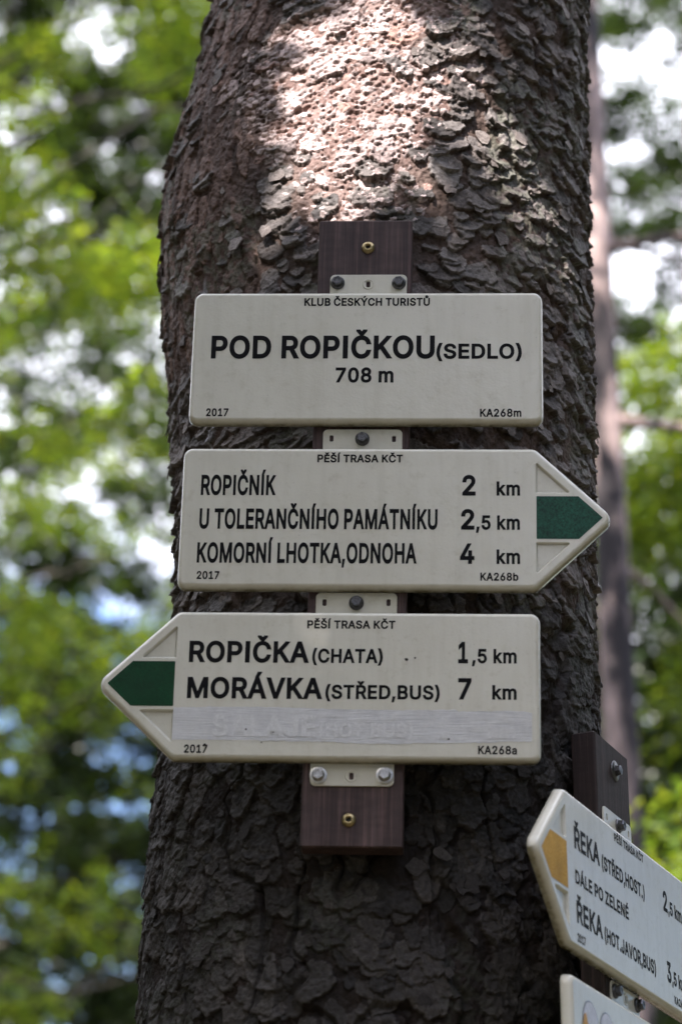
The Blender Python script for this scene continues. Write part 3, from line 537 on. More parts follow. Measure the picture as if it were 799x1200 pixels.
# ------------------------------------------------------------------ lettering (glyph outlines, 1000 units)
GLYPHS = {}
for row in GLYPH_DATA.strip('\n').split('\n'):
    ch, adv, sh = row[0], *row[2:].split('|', 1)
    polys = []
    for p in sh.split(';'):
        if p.strip():
            a = np.array(p.split(), dtype=float).reshape(-1, 2)
            polys.append(a)
    GLYPHS[ch] = (float(adv), polys)
GLYPHS[' '] = (188.0, [])
CAP = GLYPHS['H'][1][0][:, 1].max() - GLYPHS['H'][1][0][:, 1].min()
BASE = GLYPHS['H'][1][0][:, 1].min()

def poly_area(P): return .5 * np.sum(P[:, 0] * np.roll(P[:, 1], -1) - np.roll(P[:, 0], -1) * P[:, 1])
def poly_in(p, Q):
    c = False; n = len(Q)
    for i in range(n):
        a = Q[i]; b = Q[(i + 1) % n]
        if (a[1] > p[1]) != (b[1] > p[1]) and p[0] < (b[0] - a[0]) * (p[1] - a[1]) / (b[1] - a[1]) + a[0]: c = not c
    return c

class MB:
    """collects faces, becomes ONE mesh object"""
    def __init__(s): s.v = []; s.f = []; s.mi = []; s.sm = []
    def add(s, verts, faces, mi=0, smooth=False):
        o = len(s.v); s.v += [tuple(x) for x in verts]
        for f in faces: s.f.append([o + i for i in f]); s.mi.append(mi); s.sm.append(smooth)
        return o
    def fill(s, loops, y, mi=0, flip=False, smooth=False):
        """loops: list of 2-D (x,z) loops, outer first, holes after; face at depth y looking to -y"""
        vs, fc = [], []
        for L in loops:
            o = len(vs); fc.append(list(range(o, o + len(L)))); vs += [Vector((p[0] * 1000, p[1] * 1000)) for p in L]
        res = delaunay_2d_cdt(vs, [], fc, 2, 1e-5)
        flat = [(p[0] / 1000, p[1] / 1000) for p in res[0]]; out = []
        for t in res[2]:
            a, b, c = (flat[i] for i in t[:3])
            ar = (b[0] - a[0]) * (c[1] - a[1]) - (b[1] - a[1]) * (c[0] - a[0])
            t = list(t)
            if (ar < 0) != flip: t.reverse()
            out.append(t)
        s.add([(p[0], y, p[1]) for p in flat], out, mi, smooth)
    def wall(s, L0, y0, L1, y1, mi=0, smooth=False, flip=False):
        n = len(L0)
        v = [(p[0], y0, p[1]) for p in L0] + [(p[0], y1, p[1]) for p in L1]
        f = []
        for i in range(n):
            j = (i + 1) % n
            q = [i, n + i, n + j, j]
            if flip: q.reverse()
            f.append(q)
        s.add(v, f, mi, smooth)
    def lathe(s, c, prof, n=28, mi=0, smooth=True, axis='y', twist=0):
        """prof: list of (radius, depth y) round the -y axis at c"""
        v = []
        for (r, y) in prof:
            for k in range(n):
                a = 2 * math.pi * k / n + twist
                v.append((c[0] + r * math.cos(a), c[1] + y, c[2] + r * math.sin(a)))
        f = []
        for i in range(len(prof) - 1):
            for k in range(n):
                k2 = (k + 1) % n
                f.append([i * n + k, i * n + k2, (i + 1) * n + k2, (i + 1) * n + k])
        s.add(v, f, mi, smooth)
        return v
    def build(s, name, mats, parent=None, weld=True, sheet=False):
        me = bpy.data.meshes.new(name)
        me.from_pydata(s.v, [], s.f)
        me.polygons.foreach_set('material_index', s.mi); me.polygons.foreach_set('use_smooth', s.sm)
        if weld and not sheet:
            bm = bmesh.new(); bm.from_mesh(me); bmesh.ops.remove_doubles(bm, verts=bm.verts, dist=1e-6); bmesh.ops.recalc_face_normals(bm, faces=bm.faces); bm.normal_update(); bm.to_mesh(me); bm.free()
        me.update()
        return link_mesh(name, me, parent, mats if isinstance(mats, (list, tuple)) else [mats])

def add_text(mb, s, x0, x1, zb, cap, y, mi=0, jitter=0.0):
    k = cap / CAP
    pen = 0.0; glyphs = []
    for ch in s:
        adv, polys = GLYPHS[ch]
        glyphs.append((pen, polys)); pen += adv
    xs = [p[:, 0] + pn for pn, ps in glyphs for p in ps]
    lo = min(a.min() for a in xs); hi = max(a.max() for a in xs)
    kx = (x1 - x0) / (hi - lo)
    for pn, ps in glyphs:
        outs = [p for p in ps if poly_area(p) > 0]; holes = [p for p in ps if poly_area(p) <= 0]
        for o in outs:
            hs_ = [h for h in holes if poly_in(h[0], o)]
            L = [[(x0 + (q[0] + pn - lo) * kx, zb + (q[1] - BASE) * k) for q in p] for p in [o] + hs_]
            mb.fill(L, y, mi)

def rounded(pts, rads, n=6):
    """round the corners of a ccw 2-D polygon"""
    out = []; N = len(pts)
    for i in range(N):
        p = np.array(pts[i], float); a = np.array(pts[i - 1], float) - p; b = np.array(pts[(i + 1) % N], float) - p
        a /= np.linalg.norm(a); b /= np.linalg.norm(b)
        half = math.acos(max(-1, min(1, a @ b))) / 2
        r = rads[i]
        if r <= 0: out.append(tuple(p)); continue
        t = r / math.tan(half); c = p + (a + b) / np.linalg.norm(a + b) * r / math.sin(half)
        s0 = p + a * t; s1 = p + b * t
        a0 = math.atan2(*(s0 - c)[::-1]); a1 = math.atan2(*(s1 - c)[::-1])
        d = (a1 - a0 + math.pi) % (2 * math.pi) - math.pi
        for k in range(n + 1):
            an = a0 + d * k / n; out.append((c[0] + r * math.cos(an), c[1] + r * math.sin(an)))
    return out

def offset(P, d):
    P = np.array(P); E = np.roll(P, -1, 0) - P; E = E / np.linalg.norm(E, axis=1)[:, None]
    N = np.stack([E[:, 1], -E[:, 0]], 1); Np = np.roll(N, 1, 0); m = N + Np
    den = np.maximum(1 + np.sum(N * Np, 1), .4)
    return [tuple(p) for p in P + d * m / den[:, None]]

RIM = .0128
def board_mesh(W, H, arrow=0, tip=.0893):
    """sheet metal pan centred on its body; arrow +1 right, -1 left. returns MB and the marker outline"""
    w, h = W / 2, H / 2
    if arrow == 0:
        pts = [(-w, -h), (w, -h), (w, h), (-w, h)]; rad = [.008] * 4
    else:
        pts = [(-w, -h), (w, -h), (w + tip, 0), (w, h), (-w, h)]; rad = [.008, .010, .011, .010, .008]
    out = rounded(pts, rad, 8)
    mb = MB(); holes = []
    rings = [(.0036, RIM), (.0031, .0085), (.0022, .0045), (.0009, .0018), (0.0, .0012), (-.0012, .0004), (-.0026, 0.0)]
    marker = None
    loops = [(offset(out, d), y) for d, y in rings]
    if arrow:
        bw, lip = .0268, .0036
        s1 = .0022
        def hyp(z): return w + tip - tip / h * abs(z)        # x of the slanted edge at height z
        ins = .0092 * math.hypot(1, tip / h)
        for sg in (1, -1):
            z0 = bw + lip; x0 = w + .0008
            zt = (w + tip - ins - x0) / (tip / h)
            xt = hyp(z0) - ins
            tri = [(x0, z0 * sg), (xt, z0 * sg), (x0, zt * sg)]
            if sg < 0: tri = tri[::-1]
            holes.append(rounded(tri, [.0022] * 3, 4))
        marker = [(w + .0022, -bw), (hyp(bw) - .0103, -bw), (w + tip - .0102, 0), (hyp(bw) - .0103, bw), (w + .0022, bw)]
    if arrow < 0:
        mir = lambda L: [(-x, z) for x, z in reversed(L)]
        loops = [(mir(L), y) for L, y in loops]; holes = [mir(L) for L in holes]; marker = mir(marker)
    for (L0, y0), (L1, y1) in zip(loops, loops[1:]):
        mb.wall(L0, y0, L1, y1, smooth=True, flip=True)
    mb.fill([loops[-1][0]] + holes, 0.0)
    for hl in holes:
        r = [(hl, 0.0), (offset(hl, -.0006), .0002), (offset(hl, -.0012), .0012), (offset(hl, -.0019), .0031), (offset(hl, -.0028), .0036)]
        for (L0, y0), (L1, y1) in zip(r, r[1:]): mb.wall(L0, y0, L1, y1, smooth=True, flip=True)
        mb.fill([r[-1][0]], r[-1][1])
    # inside of the pan, closed a little behind the rim edge
    inner = offset(loops[0][0], -.0014)
    mb.wall(loops[0][0], RIM, inner, RIM, flip=False); mb.wall(inner, RIM, inner, .0085, flip=False)
    mb.fill([inner], .0085, flip=True)
    return mb, marker

def build_board(name, M, label, cat, W, H, arrow, texts, marker_mat=None, seed=0, group=None, year_dirt=1.0):
    t = thing(name, M, label, cat, group)
    mb, marker = board_mesh(W, H, arrow)
    o = mb.build('panel', PAINT, t)
    me = o.data
    co = np.empty(len(me.vertices) * 3); me.vertices.foreach_get('co', co); co = co.reshape(-1, 3)
    low = sstep(-H / 2 + .004, -H / 2 - .003, co[:, 2])
    if arrow:
        xe = np.abs(co[:, 0]) - W / 2
        slant = (xe > 0) & (np.sign(co[:, 0]) == arrow) & (co[:, 2] < 0)
        edge = (.0893 - .0893 / (H / 2) * np.abs(co[:, 2])) - xe
        low = np.maximum(low, slant * sstep(.004, -.002, edge))
    d = low * sstep(.0015, .010, co[:, 1]) * .95 + sstep(.004, .012, co[:, 1]) * .25 + (co[:, 2] < -H / 2 + .004) * .12 * (co[:, 1] > .0004)
    if arrow:
        rec = (co[:, 1] > .0025) & (co[:, 1] < .0037) & (np.abs(co[:, 0]) > W / 2 - .001) & (edge > .004)
        d = np.where(rec, .10, d)
    d = np.clip(d * year_dirt, 0, 1)
    set_col(me, 'dirt', np.repeat(d[:, None], 3, 1))
    if marker is not None:
        m = MB(); m.fill([rounded(marker, [.0006] * 5, 2)], -.0003); m.build('colour_marker', marker_mat, t, sheet=True)
    for tx in texts:
        lt = MB(); add_text(lt, *tx, -.00025); lt.build('lettering', INK, t, sheet=True)
    return t

def build_tab(parent, cx, z0, z1, W, bolts, slots, mat_bolt, up=True, big=False):
    """mounting plate behind a board: outline in board coordinates"""
    y0, y1 = RIM + .0004, RIM + .0026
    r = .006
    pts = [(cx - W / 2, z0), (cx + W / 2, z0), (cx + W / 2, z1), (cx - W / 2, z1)]
    rad = [0.0005, 0.0005, r, r] if up else [r, r, .0005, .0005]
    out = rounded(pts, rad, 6)
    holes = [rounded([(sx - .0024, sz - .0042), (sx + .0024, sz - .0042), (sx + .0024, sz + .0042), (sx - .0024, sz + .0042)], [.0016] * 4, 4) for sx, sz in slots]
    mb = MB()
    inn = offset(out, -.0006)
    mb.wall(out, y1, out, y0 + .0006, flip=True); mb.wall(out, y0 + .0006, inn, y0, smooth=True, flip=True)
    mb.fill([inn] + holes, y0)
    for hl in holes: mb.wall(hl, y0, hl, y1, flip=True)
    mb.fill([out] + holes, y1, flip=True)
    if len(slots) == 1:       # raised ring round the single slot
        sx, sz = slots[0]
        mb.lathe((sx, 0, sz), [(.0072, y0 + .0001), (.0068, y0 - .0007), (.0060, y0 - .0007), (.0055, y0 + .0001)], 24)
    p = mb.build('mounting_plate', PAINT, parent)
    set_col(p.data, 'dirt', np.full((len(p.data.vertices), 3), .10))
    for (bx, bz) in bolts:
        b = MB()
        fr = .0098 if big else .0086
        if big:
            b.lathe((bx, 0, bz), [(fr, y0), (fr, y0 - .0016), (.0085, y0 - .0019), (0.0045, y0 - .0019)], 28, smooth=False)
            fr = .0072
        b.lathe((bx, 0, bz), [(fr, y0 - .0015 * big), (fr, y0 - .0022), (fr * .86, y0 - .0034), (.0062, y0 - .0038)], 28)
        tw = random.uniform(0, 1)
        b.lathe((bx, 0, bz), [(.0068, y0 - .003), (.0066, y0 - .0078), (.0057, y0 - .0090), (.0036, y0 - .0090), (.003, y0 - .0084), (.0001, y0 - .0084)], 6, smooth=False, twist=tw)
        b.build('bolt', mat_bolt, p)
    return p

def build_screw(parent, x, y, z, r, mat):
    b = MB()
    b.lathe((x, y, z), [(r * 1.02, .0005), (r, -.0010), (r * .88, -.0026), (r * .62, -.0038), (r * .42, -.0042), (r * .40, -.0040), (r * .36, -.0012), (.0001, -.0012)], 28)
    o = b.build('screw', [mat], parent)
    h = MB(); h.lathe((x, y, z), [(r * .36, -.0013), (.0001, -.0014)], 6, smooth=False)
    h.build('socket', HOLE, o)
    return o

def build_post(name, M, W, T, L, label, group, wood=None):
    """wooden batten: front face at local y = 0, top at z = 0"""
    t = thing(name, M, label, 'post', group)
    n = 40
    mb = MB()
    out = rounded([(-W / 2, 0), (W / 2, 0), (W / 2, T), (-W / 2, T)], [.0025, .0025, .002, .002], 3)
    bev = [(-.0, 0.0022), (-.0018, 0.0)]
    rows = [(out, 0 - .002), (out, -L + .002)]
    def ring(o, z): return [(x, y, z) for x, y in o]
    oi = [(x * (1 - .0015 / (W / 2)), T / 2 + (y - T / 2) * (1 - .0015 / (T / 2))) for x, y in out]
    R_ = [ring(oi, 0), ring(out, -.0016), ring(out, -L + .0016), ring(oi, -L)]
    k = len(out); v = [p for r in R_ for p in r]; f = []
    for i in range(3):
        for j in range(k):
            j2 = (j + 1) % k
            f.append([i * k + j, (i + 1) * k + j, (i + 1) * k + j2, i * k + j2])
    f.append(list(range(k))); f.append([3 * k + q for q in range(k)][::-1])
    mb.add(v, f)
    mb.build('batten', wood or WOOD, t)
    return t

def frame(C, yaw, lean, roll):
    return Matrix.Translation(C) @ Matrix.Rotation(R(yaw), 4, 'Z') @ Matrix.Rotation(R(lean), 4, 'X') @ Matrix.Rotation(R(roll), 4, 'Y')
MA = frame((0, 2.66215, 2.56894), -2.92, -2.005, 1.2933)
MBQ = frame((.24880, 2.62278, 2.05870), 64.059, -1.974, 4.3958)
# ------------------------------------------------------------------ the signs on the front of the trunk
# board, words, left, right, baseline, cap height in millimetres on the plane of the boards
LINES = [
 (1,'KLUB ČESKÝCH TURISTŮ',-51.1,101.0,269.6,10.7), (1,'POD ROPIČKOU',-161.9,107.5,198.9,30.7), (1,'(SEDLO)',109.4,211.7,198.6,20.1),
 (1,'708 m',-10.8,58.6,167.1,19.9), (1,'2017',-164.3,-137.6,122.6,10.4), (1,'KA268m',161.9,210.9,122.3,10.6),
 (2,'PĚŠÍ TRASA KČT',-29.5,71.4,63.1,10.1), (2,'ROPIČNÍK',-165.9,-77.4,20.8,26.0), (2,'2',141.5,157.2,21.2,26.0), (2,'km',181.6,209.0,21.2,18.2),
 (2,'U TOLERANČNÍHO PAMÁTNÍKU',-166.0,113.0,-21.8,25.8), (2,'2',140.3,156.0,-21.8,25.8), (2,',5 km',157.6,208.7,-21.8,18.2),
 (2,'KOMORNÍ LHOTKA,ODNOHA',-166.8,89.3,-64.4,25.6), (2,'4',139.4,156.0,-64.4,25.6), (2,'km',181.6,208.8,-64.4,18.2),
 (2,'2017',-165.9,-139.5,-84.8,10.0), (2,'KA268b',162.9,206.7,-85.0,10.0),
 (3,'PĚŠÍ TRASA KČT',-35.3,65.8,-144.6,10.0), (3,'ROPIČKA',-170.1,-32.1,-186.4,26.0), (3,'(CHATA)',-28.6,52.2,-186.2,17.2), (3,'1',138.0,149.2,-185.6,26.0),
 (3,',5 km',153.6,204.5,-185.4,17.4), (3,'MORÁVKA',-170.3,-15.8,-229.6,25.6), (3,'(STŘED,BUS)',-12.4,117.5,-229.2,17.0), (3,'7',138.3,153.3,-228.8,25.6),
 (3,'km',176.8,204.4,-228.6,17.4), (3,'2017',-170.5,-144.0,-294.2,9.8), (3,'KA268a',161.0,204.5,-292.8,10.0)]
B1 = (.0255, .20235, .4162, .1681); B2 = (.01995, -.00605, .4117, .1719); B3 = (.02255, -.2122, .4115, .1719)
def texts(b, B): return [(s, x0 / 1000 - B[0], x1 / 1000 - B[0], z / 1000 - B[1], c / 1000) for q, s, x0, x1, z, c in LINES if q == b]
def at(M, x, z, y=0): return M @ Matrix.Translation((x, y, z))
GB = 'white hiking signboards on the spruce trunk'; GP = 'wooden battens bolted to the trunk'

post = build_post('mounting_post', at(MA, .0203, .396, RIM + .0030), .115, .036, .793,
                  'brown stained wooden batten screwed upright to the front of the trunk behind three signs', GP)
build_screw(post, .0036, 0, -.0385, .0082, BRASS); build_screw(post, -.0035, 0, -.762, .0082, BRASS)

b1 = build_board('place_name_board', at(MA, *B1[:2]), 'rectangular white board reading POD ROPIČKOU 708 m, topmost on the front batten', 'signboard', B1[2], B1[3], 0, texts(1, B1), group=GB)
build_tab(b1, 0, .05, .1169, .0938, [(-.0377, .1051), (.0371, .1047)], [(-.0003, .1036)], DARKBOLT)

b2 = build_board('arrow_sign', at(MA, *B2[:2]), 'white arrow sign pointing right with worn green tip, listing ROPIČNÍK 2 km', 'signboard', B2[2], B2[3], 1, texts(2, B2), GREEN, group=GB)
build_tab(b2, .0027, .05, .1180, .0945, [(.0024, .1050)], [(-.0343, .1060), (.0400, .1056)], DARKBOLT)

b3 = build_board('arrow_sign', at(MA, *B3[:2]), 'white arrow sign pointing left with clean green tip and one overpainted line, below MORÁVKA', 'signboard', B3[2], B3[3], -1, texts(3, B3), GREEN2, group=GB)
build_tab(b3, -.0027, .05, .1166, .0942, [(-.0027, .1035)], [(-.0397, .1042), (.0344, .1046)], DARKBOLT)
build_tab(b3, -.0032, -.1152, -.06, .0945, [(-.0412, -.1033), (.0335, -.1027)], [(-.0038, -.1035)], STEEL, up=False, big=True)

# pale paint brushed over the third line, the old words still standing out under it
def mat_overpaint():
    s = Mat('brushed_overpaint'); v = s.coords((.06, 1, 1)); n = s.noise(v, 420, 5, 0.75); n2 = s.noise(s.coords(), 60, 4, 0.7)
    c = s.ramp(n, [(0.3, (.60, .605, .605)), (0.7, (.705, .71, .71))])
    c = s.mix(1.0, c, s.ramp(n2, [(0.3, (.86, .86, .87)), (0.6, (1, 1, 1))]), 'MULTIPLY')
    return s.set(**{'Base Color': c, 'Roughness': 0.6, 'Normal': s.bump(n, 0.8, 0.0012)})
OVER = mat_overpaint()
GHOST = mat_plain('overpainted_lettering', (.662, .666, .666), 0.5, 0, .12, 300)
def strip():
    rng = np.random.default_rng(3); n = 90
    x0, x1, zt, zb = -.185 - B3[0], .2215 - B3[0], -.2405 - B3[1], -.2796 - B3[1]
    xs = np.linspace(x0, x1, n)
    top = [(x, zt + rng.normal(0, .00025) + .0012 * math.sin(i * .09) - (.0026 if i > 70 else 0) * (1 if i < 88 else 1.6)) for i, x in enumerate(xs)]
    bot = [(x, zb + rng.normal(0, .00025) + .0009 * math.sin(i * .07 + 1) - (.0012 if 42 < i < 60 else 0) + (.0012 if i > 80 else 0)) for i, x in enumerate(xs)]
    m = MB(); m.fill([bot + top[::-1]], -.0003)
    def g(s, a, b, cap): add_text(m, s, a / 1000 - B3[0], b / 1000 - B3[0], -.2742 - B3[1], cap, -.0008, 1)
    g('SALAJE', -140, -22, .0255); g('(HOT,BUS)', -18, 88, .017); g('1', 118, 128, .0255); g('km', 172, 203, .0175)
    m.build('overpainted_strip', [OVER, GHOST], b3, sheet=True)
    # specks of dirt and rust on the paint
    for (px, pz, r) in ((-.1468, -.2848, .0018), (-.1010, -.2662, .0013), (.0790, -.1815, .0022), (.0890, -.1797, .0013), (.128, -.2755, .0013), (-.083, -.2815, .0010), (-.070, -.2695, .0008)):
        d = MB(); k = 9; d.fill([[(px - B3[0] + r * rng.uniform(.7, 1.2) * math.cos(6.283 * i / k), pz - B3[1] + r * rng.uniform(.6, 1.1) * math.sin(6.283 * i / k)) for i in range(k)]], -.0011)
        d.build('dirt_speck', HOLE, b3, sheet=True)
strip()

# ------------------------------------------------------------------ the second batten, turned to the right round the trunk
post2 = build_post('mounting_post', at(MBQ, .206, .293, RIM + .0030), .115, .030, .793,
                   'dark wooden batten on the right flank of the trunk behind the yellow arrow sign', GP, WOOD_DARKER)
b = MB()
b.lathe((.008, 0, -.031), [(.0125, .0004), (.0125, -.0012), (.0118, -.0018), (.0070, -.0018), (.0068, -.0024)], 28)
b.lathe((.008, 0, -.031), [(.0066, -.0016), (.0064, -.0074), (.0056, -.0084), (.0001, -.0086)], 6, smooth=False, twist=.3)
b.build('bolt', DARKBOLT, post2)
T4 = [('PĚŠÍ TRASA KČT', 155.6, 256.3, 156.5, 10.0), ('ŘEKA', 22.6, 103.0, 111.6, 26.0), ('(STŘED,HOST.)', 109.5, 254.5, 110.8, 17.2), ('DÁLE PO ZELENÉ', 22.0, 193.6, 71.4, 15.8),
      ('ŘEKA', 21.8, 102.7, 26.8, 25.6), ('(HOT.JAVOR,BUS)', 108.5, 282.2, 26.2, 17.2), ('2017', 21.2, 46.0, 5.6, 9.8), ('2', 322.5, 338.0, 115.4, 25.8), (',5 km', 340.5, 391, 115.4, 17.4),
      ('3', 323.5, 338.5, 28.6, 25.6), (',5 km', 341, 391, 28.6, 17.4), ('KA268', 346.1, 384, 6.4, 10.0)]
B4 = (.206, .086, .412, .172)
tx4 = [(s, a / 1000 - B4[0], b / 1000 - B4[0], z / 1000 - B4[1], c / 1000) for s, a, b, z, c in T4]
b4 = build_board('arrow_sign', at(MBQ, *B4[:2]), 'white arrow sign with faded yellow tip reading ŘEKA, angled away on the right side', 'signboard', B4[2], B4[3], -1, tx4, YELLOW, group=GB)
build_tab(b4, .0027, .05, .1180, .0945, [(.0024, .1050)], [(-.0343, .1060), (.0400, .1056)], DARKBOLT)
b5 = build_board('emblem_board', at(MBQ, .208, -.1205), 'white board with a cloud-like emblem, partly cut off below the yellow arrow sign', 'signboard', .4162, .1681, 0, [], group=GB)
build_tab(b5, 0, .05, .1169, .0938, [(-.0377, .1051), (.0371, .1047)], [(-.0003, .1036)], DARKBOLT)
def emblem():
    ex, ez = -.1305, -.006
    lobes = [(-.026, .048, .024), (.026, .047, .023), (.042, .012, .026), (.0, -.022, .040), (-.044, .010, .026)]
    def shape(gr, lb=lobes):
        pts = []
        for k in range(120):
            a = 2 * math.pi * k / 120; d = (math.cos(a), math.sin(a)); best = 0
            for (cx, cz, r) in lb:
                r += gr; b = cx * d[0] + cz * d[1]; q = b * b - (cx * cx + cz * cz - r * r)
                if q > 0: best = max(best, b + math.sqrt(q))
            pts.append((ex + best * d[0], ez + best * d[1]))
        return pts
    m = MB(); m.fill([shape(.0009)], -.0003, 0); m.fill([shape(-.0006)], -.0006, 1)
    m.fill([[(ex + x, ez + z) for x, z in ((-.0475, .054), (-.041, .057), (-.037, .048), (-.030, .041), (-.024, .010), (-.034, -.024), (-.056, -.012), (-.064, .012), (-.056, .030))]], -.0009, 2)
    m.build('emblem', [mat_plain('emblem_outline', (.20, .21, .27), .35), mat_plain('emblem_white', (.66, .66, .74), .35), mat_plain('emblem_orange', (.62, .30, .02), .4)], b5, sheet=True)
emblem()
# ------------------------------------------------------------------ foliage
def leaf_mesh(name, P, A, S, L, Wd, tone, fold=.18):
    """P base points, A leaf axis, S side vector (all unit), L length, Wd half width -> folded diamonds"""
    N = np.cross(A, S)
    b = P; t = P + A * L[:, None]
    mid = P + A * (L * .45)[:, None]
    l = mid + S * Wd[:, None] + N * (Wd * fold)[:, None]; r = mid - S * Wd[:, None] + N * (Wd * fold)[:, None]
    V = np.stack([b, l, t, r], 1).reshape(-1, 3); n = len(P); i = np.arange(n) * 4
    F = np.concatenate([np.stack([i, i + 2, i + 1], 1), np.stack([i, i + 3, i + 2], 1)])
    me = np_mesh(name, V, F)
    set_col(me, 'tone', np.repeat(tone, 4, 0))
    return me

def sprays(rng, C, per, Ls, leaf, wid, droop=.25, tilt=.35, keep=None, tone_var=.3):
    """flat leafy twigs starting at C: leaves set alternately along each twig"""
    n = len(C)
    az = rng.uniform(0, 2 * math.pi, n)
    D = np.stack([np.cos(az), np.sin(az), rng.normal(-droop, .25, n)], 1); D /= np.linalg.norm(D, axis=1)[:, None]
    upv = np.stack([rng.normal(0, tilt, n), rng.normal(0, tilt, n), np.ones(n)], 1)
    S = np.cross(D, upv); S /= np.linalg.norm(S, axis=1)[:, None]
    Nn = np.cross(S, D)
    L = rng.uniform(*Ls, n)
    t = np.tile((np.arange(per) + .5) / per, (n, 1)) ; t = t + rng.normal(0, .03, t.shape)
    side = np.where(np.arange(per) % 2 == 0, 1, -1)[None, :] * np.ones((n, 1))
    reach = rng.uniform(.0, 1, (n, per)) * (L * .32)[:, None] * (1 - .5 * t)
    P = C[:, None] + D[:, None] * (t * L[:, None])[..., None] + S[:, None] * (side * reach)[..., None]
    P = P + Nn[:, None] * rng.normal(0, .03, (n, per))[..., None]
    P[..., 2] -= (t ** 2) * (L * .12)[:, None]
    A = D[:, None] * .6 + S[:, None] * (side * rng.uniform(.5, 1.1, (n, per)))[..., None] + rng.normal(0, .22, (n, per, 3))
    A = A.reshape(-1, 3); A /= np.linalg.norm(A, axis=1)[:, None]
    Nj = (Nn[:, None] + rng.normal(0, .35, (n, per, 3))).reshape(-1, 3)
    Sd = np.cross(A, Nj); Sd /= np.linalg.norm(Sd, axis=1)[:, None]
    P = P.reshape(-1, 3)
    lv = rng.uniform(.75, 1.25, len(P)) * leaf
    tt = np.repeat(rng.uniform(1 - tone_var, 1 + tone_var, n), per)[:, None] * rng.uniform(.85, 1.15, (len(P), 1))
    yel = rng.uniform(.85, 1.2, (len(P), 1))
    tone = tt * np.concatenate([yel, np.ones_like(yel), rng.uniform(.7, 1.1, yel.shape)], 1)
    if keep is not None:
        k = keep(P); P, A, Sd, lv, tone = P[k], A[k], Sd[k], lv[k], tone[k]
    return P, A, Sd, lv, lv * wid, tone

def blobs(rng, ell, n, clump=.55, cs=.55, soft=(.55, 1.35)):
    """n points inside a list of ellipsoids (cx,cy,cz,rx,ry,rz,weight), thinned into clumps"""
    w = np.array([e[6] * e[3] * e[4] * e[5] for e in ell]); w = w / w.sum(); out = []; tot = 0
    ph = rng.uniform(0, 50, 6)
    while tot < n:
        k = rng.choice(len(ell), 4000, p=w); e = np.array(ell)[k]
        q = rng.normal(0, 1, (4000, 3)); q /= np.linalg.norm(q, axis=1)[:, None]; q *= rng.uniform(0, 1, (4000, 1)) ** (1 / 2.6)
        p = e[:, :3] + q * e[:, 3:6]
        f = vnoise(p[:, 0] + ph[0] + p[:, 1] * .6, p[:, 2] + ph[1] - p[:, 1] * .35, cs, cs * .7, int(ph[2] * 100))
        p = p[f > clump * rng.uniform(soft[0], soft[1], len(p))]
        out.append(p); tot += len(p)
    return np.concatenate(out)[:n]

def tube(mb_v, mb_f, pts, rads, n=10):
    pts = [Vector(p) for p in pts]
    base = len(mb_v)
    for i, (p, r) in enumerate(zip(pts, rads)):
        d = (pts[min(i + 1, len(pts) - 1)] - pts[max(i - 1, 0)]).normalized()
        a = d.cross(Vector((0, 0, 1)) if abs(d.z) < .9 else Vector((1, 0, 0))).normalized(); b = d.cross(a)
        for k in range(n):
            an = 2 * math.pi * k / n; q = p + (a * math.cos(an) + b * math.sin(an)) * r
            mb_v.append(tuple(q))
    for i in range(len(pts) - 1):
        for k in range(n):
            k2 = (k + 1) % n
            mb_f.append([base + i * n + k, base + i * n + k2, base + (i + 1) * n + k2, base + (i + 1) * n + k])

def bend(a, b, n, wob, rng, sag=0):
    a = np.array(a, float); b = np.array(b, float); out = []
    for i in range(n):
        t = i / (n - 1); p = a + (b - a) * t + rng.normal(0, wob, 3) * math.sin(math.pi * t)
        p[2] -= sag * math.sin(math.pi * t); out.append(tuple(p))
    return out

def broadleaf(name, label, group, base, top, r, ell, n, leaf_mat, seed, per=26, leaf=.062, limbs=12, Ls=(.35, .7), clump=.5, cs=.55, keep=None, wid=.33, bark=None, droop=.25, limb_ok=None, soft=(.55, 1.35)):
    rng = np.random.default_rng(seed)
    t = thing(name, Matrix.Identity(4), label, 'tree', group)
    v, f = [], []
    tp = bend(base, top, 9, .10, rng); tr = [r * (1 - .85 * (i / 8) ** 1.2) for i in range(9)]
    tr[0] *= 1.35; tube(v, f, tp, tr, 14)
    C = blobs(rng, ell, n, clump, cs, soft)
    tz = np.array([q[2] for q in tp])
    for k in range(limbs):
        e = C[rng.integers(len(C))]
        zs_ = max(tz[1] + .3, e[2] - rng.uniform(.3, 1.6)); zs_ = min(zs_, tz[-2])
        a = np.array([np.interp(zs_, tz, [q[m] for q in tp]) for m in range(3)])
        if limb_ok is not None and not limb_ok(np.array([a + (e - a) * q + (0, 0, w_) for q in np.linspace(0, 1, 15) for w_ in (-.12, .05, .25)])).all(): continue
        rr = r * .26 * (1 - .5 * zs_ / tz[-1])
        tube(v, f, bend(a, e, 7, .10, rng, -.15), [rr * (1 - .8 * i / 6) + .004 for i in range(7)], 7)
    me = bpy.data.meshes.new('trunk'); me.from_pydata(v, [], f); me.polygons.foreach_set('use_smooth', [True] * len(f)); me.update()
    link_mesh('trunk', me, t, [bark or BARK_BEECH])
    P = sprays(rng, C, per, Ls, leaf, wid, keep=keep, droop=droop)
    link_mesh('crown', leaf_mesh('crown', *P), t, [leaf_mat])
    return t

